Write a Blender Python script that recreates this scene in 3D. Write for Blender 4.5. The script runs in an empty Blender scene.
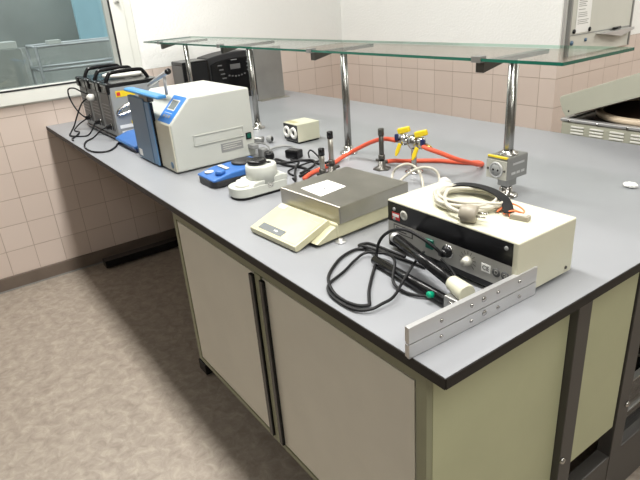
import bpy, bmesh, math, random
from mathutils import Vector, Matrix, Euler
random.seed(4)
R = math.radians
scn = bpy.context.scene
C = scn.collection

# ------------------------------------------------------------------ camera, world, light, exposure
cam_d = bpy.data.cameras.new('camera'); cam = bpy.data.objects.new('camera', cam_d); C.objects.link(cam)
cam_d.sensor_width = 36; cam_d.lens = 36*559.39/640; cam_d.clip_start = 0.02
Mc = Matrix.Rotation(R(56.161), 4, 'Z') @ Matrix.Rotation(R(66.392), 4, 'X') @ Matrix.Rotation(R(-4.5757), 4, 'Z')
cam.matrix_world = Matrix.Translation((0.496, -0.550, 1.471)) @ Mc
scn.camera = cam

w = bpy.data.worlds.new('world'); scn.world = w; w.use_nodes = True
w.node_tree.nodes['Background'].inputs[0].default_value = (0.93, 0.98, 1.0, 1)
w.node_tree.nodes['Background'].inputs[1].default_value = 1.7

def area(name, loc, sx, sy, power, col=(1, 0.98, 0.935)):
    l = bpy.data.lights.new(name, 'AREA'); l.shape = 'RECTANGLE'; l.size = sx; l.size_y = sy
    l.energy = power; l.color = col
    o = bpy.data.objects.new(name, l); C.objects.link(o); o.location = loc
    return o
LAMPS = [(-2.1, 0.12, 35), (-0.3, 0.12, 35), (1.5, 0.12, 24), (-0.4, -1.3, 2), (1.7, -1.1, 6), (0.4, 3.0, 24)]  # last entry is an unseen lamp added to brighten the dark recess
for lx, ly, p in LAMPS:
    area('tube_or_fill_light', (lx, ly, 2.705), 1.3, 0.22, p)
scn.view_settings.view_transform = 'Standard'; scn.view_settings.look = 'None'
scn.view_settings.gamma = 1; scn.view_settings.use_curve_mapping = False
scn.view_settings.exposure = 0.42

# ------------------------------------------------------------------ materials
def mat(name, col, rough=0.5, metal=0.0, var=0.06, scale=8.0, bump=0.0, bscale=200.0, spec=0.5, trans=0, coat=0):
    m = bpy.data.materials.new(name); m.use_nodes = True
    nt = m.node_tree; b = nt.nodes['Principled BSDF']
    b.inputs['Roughness'].default_value = rough; b.inputs['Metallic'].default_value = metal
    b.inputs['Specular IOR Level'].default_value = spec
    if coat: b.inputs['Coat Weight'].default_value = coat
    if trans: b.inputs['Transmission Weight'].default_value = trans
    tc = nt.nodes.new('ShaderNodeTexCoord')
    n = nt.nodes.new('ShaderNodeTexNoise'); n.inputs['Scale'].default_value = scale; n.inputs['Detail'].default_value = 5
    nt.links.new(tc.outputs['Object'], n.inputs['Vector'])
    r = nt.nodes.new('ShaderNodeValToRGB')
    r.color_ramp.elements[0].position = 0.3; r.color_ramp.elements[1].position = 0.7
    r.color_ramp.elements[0].color = tuple(c*(1-var) for c in col) + (1,)
    r.color_ramp.elements[1].color = tuple(min(1, c*(1+var)) for c in col) + (1,)
    nt.links.new(n.outputs['Fac'], r.inputs['Fac']); nt.links.new(r.outputs['Color'], b.inputs['Base Color'])
    if bump:
        n2 = nt.nodes.new('ShaderNodeTexNoise'); n2.inputs['Scale'].default_value = bscale
        nt.links.new(tc.outputs['Object'], n2.inputs['Vector'])
        bp = nt.nodes.new('ShaderNodeBump'); bp.inputs['Strength'].default_value = bump; bp.inputs['Distance'].default_value = 0.002
        nt.links.new(n2.outputs['Fac'], bp.inputs['Height']); nt.links.new(bp.outputs['Normal'], b.inputs['Normal'])
    return m

def wall_mat(name, axis, off, width):
    """tiles 15 cm high up to 1.131 m, rough white plaster above"""
    m = bpy.data.materials.new(name); m.use_nodes = True
    nt = m.node_tree; b = nt.nodes['Principled BSDF']; L = nt.links.new
    g = nt.nodes.new('ShaderNodeNewGeometry'); s = nt.nodes.new('ShaderNodeSeparateXYZ'); L(g.outputs['Position'], s.inputs[0])
    def math_(op, a, v):
        k = nt.nodes.new('ShaderNodeMath'); k.operation = op
        if hasattr(a, 'links'): L(a, k.inputs[0])
        else: k.inputs[0].default_value = a
        if hasattr(v, 'links'): L(v, k.inputs[1])
        else: k.inputs[1].default_value = v
        return k.outputs[0]
    u = math_('ADD', s.outputs[axis], -off + 60*width); v = math_('ADD', s.outputs[2], -0.081 + 1.5)
    cb = nt.nodes.new('ShaderNodeCombineXYZ'); L(u, cb.inputs[0]); L(v, cb.inputs[1])
    br = nt.nodes.new('ShaderNodeTexBrick'); br.offset = 0; br.squash = 1
    br.inputs['Scale'].default_value = 1; br.inputs['Brick Width'].default_value = width; br.inputs['Row Height'].default_value = 0.15
    br.inputs['Mortar Size'].default_value = 0.0015; br.inputs['Mortar Smooth'].default_value = 0.3
    br.inputs['Color1'].default_value = (0.66, 0.555, 0.49, 1); br.inputs['Color2'].default_value = (0.70, 0.595, 0.53, 1)
    br.inputs['Mortar'].default_value = (0.40, 0.31, 0.25, 1)
    L(cb.outputs[0], br.inputs['Vector'])
    top = math_('GREATER_THAN', s.outputs[2], 1.131)
    n = nt.nodes.new('ShaderNodeTexNoise'); n.inputs['Scale'].default_value = 3; L(g.outputs['Position'], n.inputs['Vector'])
    rp = nt.nodes.new('ShaderNodeValToRGB'); rp.color_ramp.elements[0].color = (0.88, 0.88, 0.855, 1); rp.color_ramp.elements[1].color = (0.92, 0.92, 0.895, 1)
    L(n.outputs['Fac'], rp.inputs['Fac'])
    mx = nt.nodes.new('ShaderNodeMix'); mx.data_type = 'RGBA'
    L(top, mx.inputs[0]); L(br.outputs['Color'], mx.inputs[6]); L(rp.outputs['Color'], mx.inputs[7])
    L(mx.outputs[2], b.inputs['Base Color'])
    rg = nt.nodes.new('ShaderNodeMapRange'); L(top, rg.inputs[0]); rg.inputs[3].default_value = 0.35; rg.inputs[4].default_value = 0.9
    L(rg.outputs[0], b.inputs['Roughness'])
    n2 = nt.nodes.new('ShaderNodeTexNoise'); n2.inputs['Scale'].default_value = 75; n2.inputs['Detail'].default_value = 3
    L(g.outputs['Position'], n2.inputs['Vector'])
    h1 = math_('MULTIPLY', n2.outputs['Fac'], top)
    h2 = math_('MULTIPLY', math_('MULTIPLY', br.outputs['Fac'], math_('SUBTRACT', 1.0, top)), -0.5)
    h = math_('ADD', h1, h2)
    bp = nt.nodes.new('ShaderNodeBump'); bp.inputs['Strength'].default_value = 0.8; bp.inputs['Distance'].default_value = 0.004
    L(h, bp.inputs['Height']); L(bp.outputs['Normal'], b.inputs['Normal'])
    return m

def floor_mat():
    m = bpy.data.materials.new('mottled_vinyl'); m.use_nodes = True
    nt = m.node_tree; b = nt.nodes['Principled BSDF']; L = nt.links.new
    tc = nt.nodes.new('ShaderNodeTexCoord')
    n = nt.nodes.new('ShaderNodeTexNoise'); n.inputs['Scale'].default_value = 22; n.inputs['Detail'].default_value = 8; n.inputs['Roughness'].default_value = 0.7
    n.inputs['Distortion'].default_value = 0.6
    L(tc.outputs['Object'], n.inputs['Vector'])
    r = nt.nodes.new('ShaderNodeValToRGB'); e = r.color_ramp.elements
    e[0].position = 0.32; e[0].color = (0.26, 0.215, 0.175, 1); e[1].position = 0.68; e[1].color = (0.44, 0.38, 0.315, 1)
    k = e.new(0.5); k.color = (0.34, 0.29, 0.24, 1)
    L(n.outputs['Fac'], r.inputs['Fac']); L(r.outputs['Color'], b.inputs['Base Color'])
    b.inputs['Roughness'].default_value = 0.45
    return m

def glass_mat(name, tint, refl=0.5, tr=1.0):
    m = bpy.data.materials.new(name); m.use_nodes = True
    nt = m.node_tree; nt.nodes.clear(); L = nt.links.new
    o = nt.nodes.new('ShaderNodeOutputMaterial'); t = nt.nodes.new('ShaderNodeBsdfTransparent'); t.inputs[0].default_value = tint + (1,)
    g = nt.nodes.new('ShaderNodeBsdfGlossy'); g.inputs['Roughness'].default_value = 0.03
    f = nt.nodes.new('ShaderNodeFresnel'); f.inputs[0].default_value = 1.5
    mu = nt.nodes.new('ShaderNodeMath'); mu.operation = 'MULTIPLY'; mu.inputs[1].default_value = refl; L(f.outputs[0], mu.inputs[0])
    x = nt.nodes.new('ShaderNodeMixShader'); L(mu.outputs[0], x.inputs[0]); L(t.outputs[0], x.inputs[1]); L(g.outputs[0], x.inputs[2])
    L(x.outputs[0], o.inputs[0])
    return m

M = dict(
    bench=mat('grey_laminate', (0.275, 0.284, 0.302), 0.36, var=0.03, scale=5, bump=0.05, bscale=500),
    benchedge=mat('dark_edge_band', (0.016, 0.014, 0.012), 0.5, spec=0.25),
    under=mat('dark_board', (0.05, 0.045, 0.035), 0.7),
    floor=floor_mat(),
    base=mat('brown_skirting', (0.16, 0.125, 0.10), 0.5, var=0.15),
    ceil=mat('ceiling_white', (0.6, 0.59, 0.56), 0.9),
    plaster=mat('plain_plaster', (0.24, 0.235, 0.22), 0.9, bump=0.3, bscale=75),
    pvc=mat('white_pvc', (0.76, 0.77, 0.72), 0.35, var=0.02),
    gasket=mat('black_gasket', (0.01, 0.01, 0.012), 0.6),
    winglass=glass_mat('window_glass', (0.80, 0.84, 0.84), 1.3),
    shelfglass=glass_mat('shelf_glass', (0.965, 0.985, 0.975), 0.35),
    glassedge=mat('green_glass_edge', (0.01, 0.11, 0.075), 0.12, coat=0.5),
    steel=mat('brushed_steel', (0.42, 0.405, 0.36), 0.38, 1.0, var=0.08, scale=14),
    polesteel=mat('pole_steel', (0.33, 0.325, 0.31), 0.25, 1.0, var=0.02),
    chrome=mat('chrome', (0.50, 0.49, 0.47), 0.2, 1.0, var=0.02),
    darksteel=mat('dark_steel', (0.10, 0.095, 0.085), 0.35, 0.7),
    greysteel=mat('grey_sheet_steel', (0.33, 0.33, 0.32), 0.42, 0.8, var=0.08),
    alu=mat('aluminium', (0.62, 0.62, 0.62), 0.42, 0.75, var=0.04),
    darkframe=mat('brown_grey_lacquer', (0.060, 0.056, 0.051), 0.4, 0.2),
    cabframe=mat('olive_frame', (0.26, 0.265, 0.17), 0.5, var=0.04),
    cabside=mat('pale_green_panel', (0.43, 0.44, 0.275), 0.45, var=0.03),
    cabdoor=mat('ivory_door', (0.64, 0.615, 0.53), 0.4, var=0.03),
    black=mat('black_plastic', (0.007, 0.007, 0.008), 0.22, spec=0.35),
    blackmat=mat('black_rubber', (0.009, 0.009, 0.010), 0.5, spec=0.3),
    charcoal=mat('charcoal_plastic', (0.028, 0.028, 0.030), 0.45, spec=0.35),
    cream=mat('cream_enamel', (0.60, 0.59, 0.46), 0.38, var=0.03),
    scalecream=mat('yellowed_plastic', (0.53, 0.51, 0.35), 0.4, var=0.08, scale=14),
    panelyellow=mat('yellowed_keypad', (0.50, 0.455, 0.24), 0.35, var=0.14, scale=18),
    white=mat('white_plastic', (0.70, 0.695, 0.65), 0.35, var=0.02),
    offwhite=mat('warm_white_enamel', (0.54, 0.555, 0.51), 0.4, var=0.02),
    strip=mat('beige_front_strip', (0.57, 0.55, 0.44), 0.42, var=0.02),
    paper=mat('paper', (0.86, 0.86, 0.84), 0.8, var=0.02),
    blue=mat('bright_blue', (0.035, 0.14, 0.42), 0.4, var=0.05),
    ltblue=mat('light_blue', (0.045, 0.22, 0.48), 0.35, var=0.04),
    steelblue=mat('slate_blue', (0.085, 0.16, 0.25), 0.4, var=0.04),
    ltblue2=mat('mid_blue', (0.11, 0.24, 0.42), 0.4, var=0.04),
    panelblue=mat('panel_blue', (0.03, 0.19, 0.58), 0.35),
    facelight=mat('worn_light_plate', (0.50, 0.49, 0.43), 0.4, 0.2),
    backedge=glass_mat('polished_rear_edge', (0.75, 0.90, 0.84), 0.5),
    navy=mat('navy', (0.01, 0.02, 0.10), 0.4),
    lcd=mat('grey_lcd', (0.17, 0.19, 0.18), 0.2),
    lcddark=mat('dark_lcd', (0.10, 0.115, 0.12), 0.2),
    grey=mat('mid_grey_plastic', (0.27, 0.275, 0.27), 0.45),
    dkgrey=mat('dark_grey_plastic', (0.12, 0.12, 0.12), 0.45),
    unitgrey=mat('unit_grey_panel', (0.33, 0.345, 0.35), 0.42, 0.2),
    red=mat('red_rubber', (0.72, 0.10, 0.045), 0.5, var=0.05),
    yellow=mat('yellow_plastic', (0.82, 0.60, 0.02), 0.35),
    green=mat('green_plastic', (0.0, 0.30, 0.16), 0.35),
    dkgreen=mat('dark_green_rocker', (0.0, 0.09, 0.06), 0.35),
    orange=mat('orange_tie', (0.95, 0.22, 0.08), 0.5),
    cable=mat('ivory_cable', (0.50, 0.475, 0.40), 0.4, var=0.03),
    plug=mat('taupe_plug', (0.31, 0.28, 0.225), 0.42, var=0.04),
    facegrey=mat('grey_fascia', (0.36, 0.355, 0.33), 0.42, 0.3),
    ink=mat('ink', (0.05, 0.05, 0.05), 0.6),
    inkgrey=mat('grey_print', (0.38, 0.38, 0.36), 0.7),
    redprint=mat('red_print', (0.6, 0.03, 0.03), 0.5),
    brass=mat('brass', (0.6, 0.42, 0.15), 0.3, 1.0),
    machine=mat('greygreen_enamel', (0.37, 0.37, 0.30), 0.42, var=0.03),
    brown=mat('dark_brown_liner', (0.07, 0.04, 0.025), 0.5),
    rim=mat('beige_ring', (0.55, 0.45, 0.33), 0.35, var=0.05),
    board=mat('board_enamel', (0.60, 0.60, 0.54), 0.3, var=0.02),
    outwall=mat('corridor_grey', (0.42, 0.43, 0.40), 0.8, var=0.15, scale=2),
    outblue=mat('pale_blue_panel', (0.38, 0.60, 0.68), 0.5, var=0.04),
    outfloor=mat('corridor_floor', (0.12, 0.13, 0.13), 0.6),
    lamp=mat('lamp_diffuser', (0.9, 0.9, 0.85), 0.5),
)
M['lamp'].node_tree.nodes['Principled BSDF'].inputs['Emission Color'].default_value = (1, .96, .9, 1)
M['lamp'].node_tree.nodes['Principled BSDF'].inputs['Emission Strength'].default_value = 3.0

# ------------------------------------------------------------------ mesh helpers
V = Vector
class MB:
    def __init__(s): s.bm = bmesh.new(); s.smooth = False
    def _merge(s, t, mi=0, smooth=False):
        for f in t.faces: f.material_index = mi; f.smooth = smooth
        me = bpy.data.meshes.new('tmp'); t.to_mesh(me); t.free(); s.bm.from_mesh(me); bpy.data.meshes.remove(me)
    def box(s, x0, x1, y0, y1, z0, z1, bev=0.0, seg=2, mi=0, rot=None, piv=None):
        t = bmesh.new(); bmesh.ops.create_cube(t, size=1)
        for v in t.verts: v.co = V(((x0+x1)/2+v.co.x*(x1-x0), (y0+y1)/2+v.co.y*(y1-y0), (z0+z1)/2+v.co.z*(z1-z0)))
        if bev: bmesh.ops.bevel(t, geom=t.edges[:], offset=bev, segments=seg, affect='EDGES', profile=0.5)
        if rot:
            p = V(piv or ((x0+x1)/2, (y0+y1)/2, (z0+z1)/2))
            bmesh.ops.rotate(t, verts=t.verts, cent=p, matrix=rot.to_matrix() if isinstance(rot, Euler) else rot)
        s._merge(t, mi); return s
    def prism(s, pts, d, axis='x', a0=0, bev=0.0, mi=0, seg=2):
        """pts: 2D outline; extruded along axis from a0 to d.  axis x: pts=(y,z); y: (x,z); z: (x,y)"""
        t = bmesh.new()
        def P(p, a):
            return {'x': V((a, p[0], p[1])), 'y': V((p[0], a, p[1])), 'z': V((p[0], p[1], a))}[axis]
        vs = [t.verts.new(P(p, a0)) for p in pts]; f = t.faces.new(vs)
        ex = bmesh.ops.extrude_face_region(t, geom=[f]); nv = [g for g in ex['geom'] if isinstance(g, bmesh.types.BMVert)]
        dv = {'x': V((d-a0, 0, 0)), 'y': V((0, d-a0, 0)), 'z': V((0, 0, d-a0))}[axis]
        bmesh.ops.translate(t, verts=nv, vec=dv); bmesh.ops.recalc_face_normals(t, faces=t.faces[:])
        if bev: bmesh.ops.bevel(t, geom=t.edges[:], offset=bev, segments=seg, affect='EDGES', profile=0.5)
        s._merge(t, mi); return s
    def lathe(s, prof, c=(0, 0, 0), ax=(0, 0, 1), n=28, mi=0, smooth=True):
        """prof: (radius, height) along ax"""
        t = bmesh.new(); q = V((0, 0, 1)).rotation_difference(V(ax).normalized()); c = V(c); rings = []
        for r, h in prof:
            if r < 1e-6: rings.append([t.verts.new(c + q @ V((0, 0, h)))])
            else: rings.append([t.verts.new(c + q @ V((r*math.cos(2*math.pi*k/n), r*math.sin(2*math.pi*k/n), h))) for k in range(n)])
        for a, b in zip(rings, rings[1:]):
            for k in range(n):
                j = (k+1) % n
                if len(a) == 1 and len(b) == 1: continue
                if len(a) == 1: t.faces.new((a[0], b[j], b[k]))
                elif len(b) == 1: t.faces.new((a[k], a[j], b[0]))
                else: t.faces.new((a[k], a[j], b[j], b[k]))
        if len(rings[0]) > 1: t.faces.new(rings[0][::-1])
        if len(rings[-1]) > 1: t.faces.new(rings[-1])
        bmesh.ops.recalc_face_normals(t, faces=t.faces[:])
        for f in t.faces: f.smooth = smooth and len(f.verts) <= 4
        for f in t.faces: f.material_index = mi
        me = bpy.data.meshes.new('tmp'); t.to_mesh(me); t.free(); s.bm.from_mesh(me); bpy.data.meshes.remove(me)
        return s
    def cyl(s, p0, p1, r, r2=None, n=20, mi=0):
        p0, p1 = V(p0), V(p1); h = (p1-p0).length; r2 = r if r2 is None else r2
        return s.lathe([(r, 0), (r2, h)], p0, p1-p0, n, mi)
    def tube(s, pts, r, n=10, sub=6, mi=0, closed=False):
        P = [V(p) for p in pts]
        Q = []
        for i in range(len(P)-1):
            a = P[max(i-1, 0)]; b = P[i]; c = P[i+1]; d = P[min(i+2, len(P)-1)]
            for k in range(sub):
                u = k/sub
                Q.append(0.5*((2*b)+(c-a)*u+(2*a-5*b+4*c-d)*u*u+(3*b-a-3*c+d)*u**3))
        Q.append(P[-1])
        t = bmesh.new(); rings = []; N = None
        for i, q in enumerate(Q):
            T = (Q[min(i+1, len(Q)-1)]-Q[max(i-1, 0)]).normalized()
            if N is None: N = T.orthogonal().normalized()
            N = (N-T*N.dot(T)).normalized(); B = T.cross(N)
            rings.append([t.verts.new(q+r*(math.cos(2*math.pi*k/n)*N+math.sin(2*math.pi*k/n)*B)) for k in range(n)])
        for a, b in zip(rings, rings[1:]):
            for k in range(n): t.faces.new((a[k], a[(k+1) % n], b[(k+1) % n], b[k]))
        t.faces.new(rings[0][::-1]); t.faces.new(rings[-1]); bmesh.ops.recalc_face_normals(t, faces=t.faces[:])
        s._merge(t, mi, True); return s
    def torus(s, c, ax, R_, r, n=32, m=10, mi=0):
        q = V((0, 0, 1)).rotation_difference(V(ax).normalized()); c = V(c); t = bmesh.new(); rings = []
        for i in range(n):
            a = 2*math.pi*i/n
            rings.append([t.verts.new(c + q @ V(((R_+r*math.cos(2*math.pi*k/m))*math.cos(a), (R_+r*math.cos(2*math.pi*k/m))*math.sin(a), r*math.sin(2*math.pi*k/m)))) for k in range(m)])
        for i in range(n):
            a, b = rings[i], rings[(i+1) % n]
            for k in range(m): t.faces.new((a[k], b[k], b[(k+1) % m], a[(k+1) % m]))
        bmesh.ops.recalc_face_normals(t, faces=t.faces[:]); s._merge(t, mi, True); return s
    def rot(s, ang, axis, piv):
        bmesh.ops.rotate(s.bm, verts=s.bm.verts, cent=V(piv), matrix=Matrix.Rotation(ang, 3, axis)); return s
    def text(s, body, size, loc, rot, depth=0.0003, mi=0, align='CENTER'):
        cu = bpy.data.curves.new('t', 'FONT'); cu.body = body; cu.size = size; cu.extrude = depth; cu.align_x = align; cu.align_y = 'CENTER'
        o = bpy.data.objects.new('t', cu); C.objects.link(o); bpy.context.view_layer.update()
        me = bpy.data.meshes.new_from_object(o.evaluated_get(bpy.context.evaluated_depsgraph_get()))
        me.transform(Matrix.Translation(V(loc)) @ Euler(rot).to_matrix().to_4x4())
        for p in me.polygons: p.material_index = mi
        s.bm.from_mesh(me); bpy.data.meshes.remove(me); bpy.data.objects.remove(o); bpy.data.curves.remove(cu)
        return s
ORIG = {}
def root_loc(o):
    while o.parent: o = o.parent
    return V(ORIG[o.name])
def part(name, mb, m, parent=None, label=None, loc=None):
    me = bpy.data.meshes.new(name); mb.bm.to_mesh(me); mb.bm.free()
    for k in (m if isinstance(m, (list, tuple)) else [m]): me.materials.append(M[k])
    o = bpy.data.objects.new(name, me); C.objects.link(o)
    if parent:
        me.transform(Matrix.Translation(-root_loc(parent))); o.parent = parent
    elif loc is not None:
        me.transform(Matrix.Translation(-V(loc))); o.location = loc; ORIG[o.name] = loc
    else: ORIG[o.name] = (0, 0, 0)
    if label: o['label'] = label
    return o
def tag(o, label, cat, group=None):
    o['label'] = label; o['category'] = cat
    if group: o['group'] = group
    return o
def thing(name, loc, label, cat, group=None):
    o = bpy.data.objects.new(name, None); C.objects.link(o); o.location = loc; o.empty_display_size = 0.05
    ORIG[o.name] = loc; return tag(o, label, cat, group)
def struct(name, mb, m, parent=None):
    o = part(name, mb, m, parent)
    if not parent: o['kind'] = 'structure'
    return o
def copy_tree(root, loc, label):
    c = root.copy(); C.objects.link(c); c.location = loc; c['label'] = label; ORIG[c.name] = loc
    def rec(src, dst):
        for ch in list(src.children):
            k = ch.copy(); C.objects.link(k); k.parent = dst; rec(ch, k)
    rec(root, c); return c

# ------------------------------------------------------------------ room shell
M['wl'] = wall_mat('tiled_wall_left', 1, 0.067, 0.152)
M['wb'] = wall_mat('tiled_wall_back', 0, -1.94, 0.151)
M['wr'] = wall_mat('tiled_wall_recess', 1, 2.165, 0.151)
XL, YB, XR = -3.03, 2.16, -1.24
H = 2.8
struct('floor', MB().box(-3.2, 2.6, -3.1, 4.0, -0.1, 0), 'floor')
struct('ceiling', MB().box(-3.2, 2.6, -3.1, 4.0, H, H+0.1), 'ceil')
WY0, WY1, WZ0, WZ1 = -1.75, 0.615, 1.035, 2.35
mb = MB()
mb.box(XL-0.14, XL, -3.0, WY0, 0, H); mb.box(XL-0.14, XL, WY1, YB+0.14, 0, H)
mb.box(XL-0.14, XL, WY0, WY1, 0, WZ0); mb.box(XL-0.14, XL, WY0, WY1, WZ1, H)
struct('wall_left', mb, 'wl')
struct('wall_back', MB().box(XL, XR, YB, YB+0.14, 0, H), 'wb')
struct('wall_recess', MB().box(XR-0.14, XR, YB+0.14, 3.9, 0, H), 'wr')
struct('wall_recess_back', MB().box(XR, 2.5, 3.8, 3.9, 0, H), 'wb')
struct('wall_right', MB().box(2.5, 2.6, -3.0, 3.9, 0, H), 'plaster')
struct('wall_front', MB().box(-3.17, 2.6, -3.1, -3.0, 0, H), 'plaster')
struct('baseboard_left', MB().box(XL, XL+0.012, -3.0, YB, 0, 0.081, 0.002), 'base')
struct('baseboard_back', MB().box(XL+0.012, XR, YB-0.012, YB, 0, 0.081, 0.002), 'base')
struct('trim_1', MB().box(XL+0.012, XL+0.020, -3.0, 0.9, 0, 0.006), 'plaster')
# aluminium corner guard at the outer corner
struct('trim_2', MB().box(XR, XR+0.004, YB+0.012, YB+0.030, 1.135, H, 0.001), 'alu')
# window
win = struct('window_1', MB().box(XL-0.09, XL-0.085, WY0+0.1, WY1-0.1, WZ0+0.06, WZ1-0.1), 'winglass')
f = MB()
fo = 0.012
gy, gz = 0.485, 1.118
f.box(XL-0.12, XL+fo, gy, WY1, WZ0, WZ1, 0.004); f.box(XL-0.12, XL+fo, WY0, WY0+0.13, WZ0, WZ1, 0.004)
f.box(XL-0.12, XL+fo, WY0+0.13, gy, WZ0, gz, 0.004); f.box(XL-0.12, XL+fo, WY0+0.13, gy, WZ1-0.13, WZ1, 0.004)
struct('window_frame', f, 'pvc', win)
f = MB(); f.box(XL+fo, XL+fo+0.012, gy+0.005, gy+0.082, gz-0.075, WZ1-0.02, 0.003); f.box(XL+fo, XL+fo+0.012, WY0+0.05, gy+0.006, gz-0.075, gz-0.005, 0.003)
struct('sash', f, 'pvc', win)
f = MB(); f.box(XL+fo, XL+fo+0.014, gy-0.003, gy+0.005, gz-0.005, WZ1-0.1); f.box(XL+fo, XL+fo+0.014, WY0+0.1, gy-0.003, gz-0.005, gz+0.003)
struct('gasket', f, 'gasket', win)
struct('window_handle', MB().box(XL+0.024, XL+0.034, 0.515, 0.545, 1.515, 1.58, 0.003).box(XL+0.034, XL+0.050, 0.522, 0.538, 1.52, 1.66, 0.004), 'white', win)
# corridor behind the window
struct('wall_corridor', MB().box(-5.6, -5.5, -4, 4, 0, 2.6), 'outwall')
struct('floor_corridor', MB().box(-5.5, -3.2, -4, 4, -0.1, 0), 'outfloor')
tag(part('blue_panel', MB().box(-5.0, -4.95, 0.76, 2.2, 1.25, 2.3, 0.004), 'outblue', loc=(-4.97, 1.5, 1.25)), 'pale blue panel seen through the window at its right', 'panel')
tag(part('grey_partition', MB().box(-5.0, -4.9, -0.5, 3, 0, 1.25, 0.004), 'outwall', loc=(-4.95, 1.2, 0)), 'mid grey low partition behind the window, below the blue panel', 'partition')
rk = thing('metal_rack', (-3.9, 0.3, 0), 'light metal rack with rails seen through the window glass', 'rack')
for y in (0.2, 0.85):
    for x in (-3.9, -4.25): part('post', MB().cyl((x, y, 0), (x, y, 1.29), 0.011), 'greysteel', rk)
for zz in (1.285, 1.13, 0.6): part('rail', MB().cyl((-3.9, 0.2, zz), (-3.9, 0.85, zz), 0.009).cyl((-4.25, 0.2, zz), (-4.25, 0.85, zz), 0.009).cyl((-3.9, 0.2, zz), (-4.25, 0.2, zz), 0.009).cyl((-3.9, 0.85, zz), (-4.25, 0.85, zz), 0.009), 'alu', rk)
tag(part('lamp_reflection_box', MB().box(-4.0, -3.9, 0.29, 0.373, 1.2945, 1.320, 0.002), 'white', loc=(-3.95, 0.33, 1.2945)), 'small white stand-in for a lamp reflection, on the metal rack behind the window', 'box')  # solid box stands in for a lamp's reflection in the pane
tag(part('grey_locker', MB().box(-4.35, -3.95, -0.7, 0.12, 0, 1.29, 0.005), 'outwall', loc=(-4.15, -0.3, 0)), 'grey cabinet behind the window, left of the metal rack', 'cabinet')
tag(part('lamp_reflection_box', MB().box(-4.15, -3.96, -0.15, 0.10, 1.291, 1.335, 0.004), 'white', loc=(-4.05, 0, 1.291)), 'flat white stand-in for a lamp reflection, on the grey cabinet behind the window', 'box')  # second lamp reflection, modelled as a flat white box

# ceiling lamps: tube row over the bench, weak side fills, added recess lamp
for i, (lx, ly, p) in enumerate(LAMPS):
    t = thing('ceiling_or_fill_light', (lx, ly, 2.8), 'long white ceiling light out of view, one of the tube row and added fill lamps', 'lamp', 'fluorescent ceiling lights')
    part('housing', MB().box(lx-0.68, lx+0.68, ly-0.13, ly+0.13, 2.745, 2.8, 0.005), 'white', t)
    part('diffuser', MB().box(lx-0.66, lx+0.66, ly-0.11, ly+0.11, 2.715, 2.745, 0.004), 'lamp', t)

# ------------------------------------------------------------------ bench
t = thing('worktop', (-1.5, 0.75, 0.87), 'large grey laminate laboratory worktop with dark edge band', 'worktop')
part('top_board', MB().box(-3.028, -0.001, 0.001, 1.479, 0.8785, 0.9), 'bench', t)
e = MB(); e.box(-3.028, 0.0, -0.0015, 0.001, 0.8785, 0.8992); e.box(-0.001, 0.0015, 0.001, 1.479, 0.8785, 0.8992); e.box(-3.028, 0.0, 1.479, 1.4815, 0.8785, 0.8992)
part('edge_band', e, 'benchedge', t)
part('subframe', MB().box(-3.0, -0.035, 0.028, 1.45, 0.862, 0.8785), 'under', t, label='dark board under the worktop')

fr = thing('bench_frame', (-1.5, 0.75, 0), 'dark steel bench frame with uprights and floor rail at the bench end', 'frame')
part('leg', MB().box(-0.10, -0.06, 0.488, 0.542, 0.02, 0.862, 0.002), 'darkframe', fr)
part('leg', MB().box(-0.10, -0.06, 0.756, 0.815, 0.02, 0.862, 0.002), 'darkframe', fr)
part('leg', MB().box(-0.10, -0.06, 1.38, 1.44, 0.02, 0.862, 0.002), 'darkframe', fr)
part('floor_rail', MB().box(-0.10, -0.062, 0.542, 1.44, 0.02, 0.205, 0.003), 'darkframe', fr)
part('floor_rail', MB().box(-2.94, -2.87, 0.10, 1.40, 0.012, 0.058, 0.003), 'black', fr, label='black foot bar on the floor under the far end')
part('floor_rail', MB().box(-1.52, -1.45, 0.115, 1.40, 0.012, 0.062, 0.003), 'black', fr, label='black foot bar on the floor beside the ivory cabinet')
part('leg', MB().box(-1.51, -1.46, 0.72, 0.80, 0.062, 0.862, 0.003), 'black', fr)
part('leg', MB().box(-2.94, -2.88, 0.72, 0.80, 0.058, 0.862, 0.003), 'black', fr)
for y, z in ((0.497, 0.36), (0.800, 0.372)):
    part('bolt', MB().lathe([(0.0, 0.008), (0.006, 0.007), (0.009, 0.003), (0.010, 0)][::-1], (-0.06, y, z), (1, 0, 0), 12), 'chrome', fr)

# front cabinet, hung in the bench frame
cb = thing('base_cabinet', (-0.68, 0.25, 0.235), 'ivory two-door cabinet under the front edge of the worktop', 'cabinet')
part('carcass', MB().box(-1.266, -0.086, 0.056, 0.470, 0.240, 0.855), 'under', cb)
f = MB()
f.box(-1.27, -1.248, 0.040, 0.056, 0.235, 0.860); f.box(-0.107, -0.080, 0.040, 0.056, 0.235, 0.860)
f.box(-1.248, -0.107, 0.040, 0.056, 0.814, 0.860); f.box(-1.248, -0.107, 0.040, 0.056, 0.235, 0.250); f.box(-0.706, -0.676, 0.038, 0.056, 0.250, 0.814)
part('face_frame', f, 'cabframe', cb)
part('side_panel', MB().box(-0.086, -0.079, 0.056, 0.486, 0.240, 0.860), 'cabside', cb, label='pale green end panel')
part('side_panel', MB().box(-1.272, -1.266, 0.056, 0.486, 0.240, 0.860), 'cabframe', cb, label='olive end panel')
d1 = part('door', MB().box(-1.242, -0.710, 0.0415, 0.054, 0.255, 0.808, 0.001), 'cabdoor', cb)
part('handle', MB().box(-0.729, -0.709, 0.031, 0.0415, 0.255, 0.806, 0.002), 'black', d1, label='black full-height grip strip')
d2 = part('door', MB().box(-0.672, -0.113, 0.0415, 0.054, 0.255, 0.808, 0.001), 'cabdoor', cb)
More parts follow.
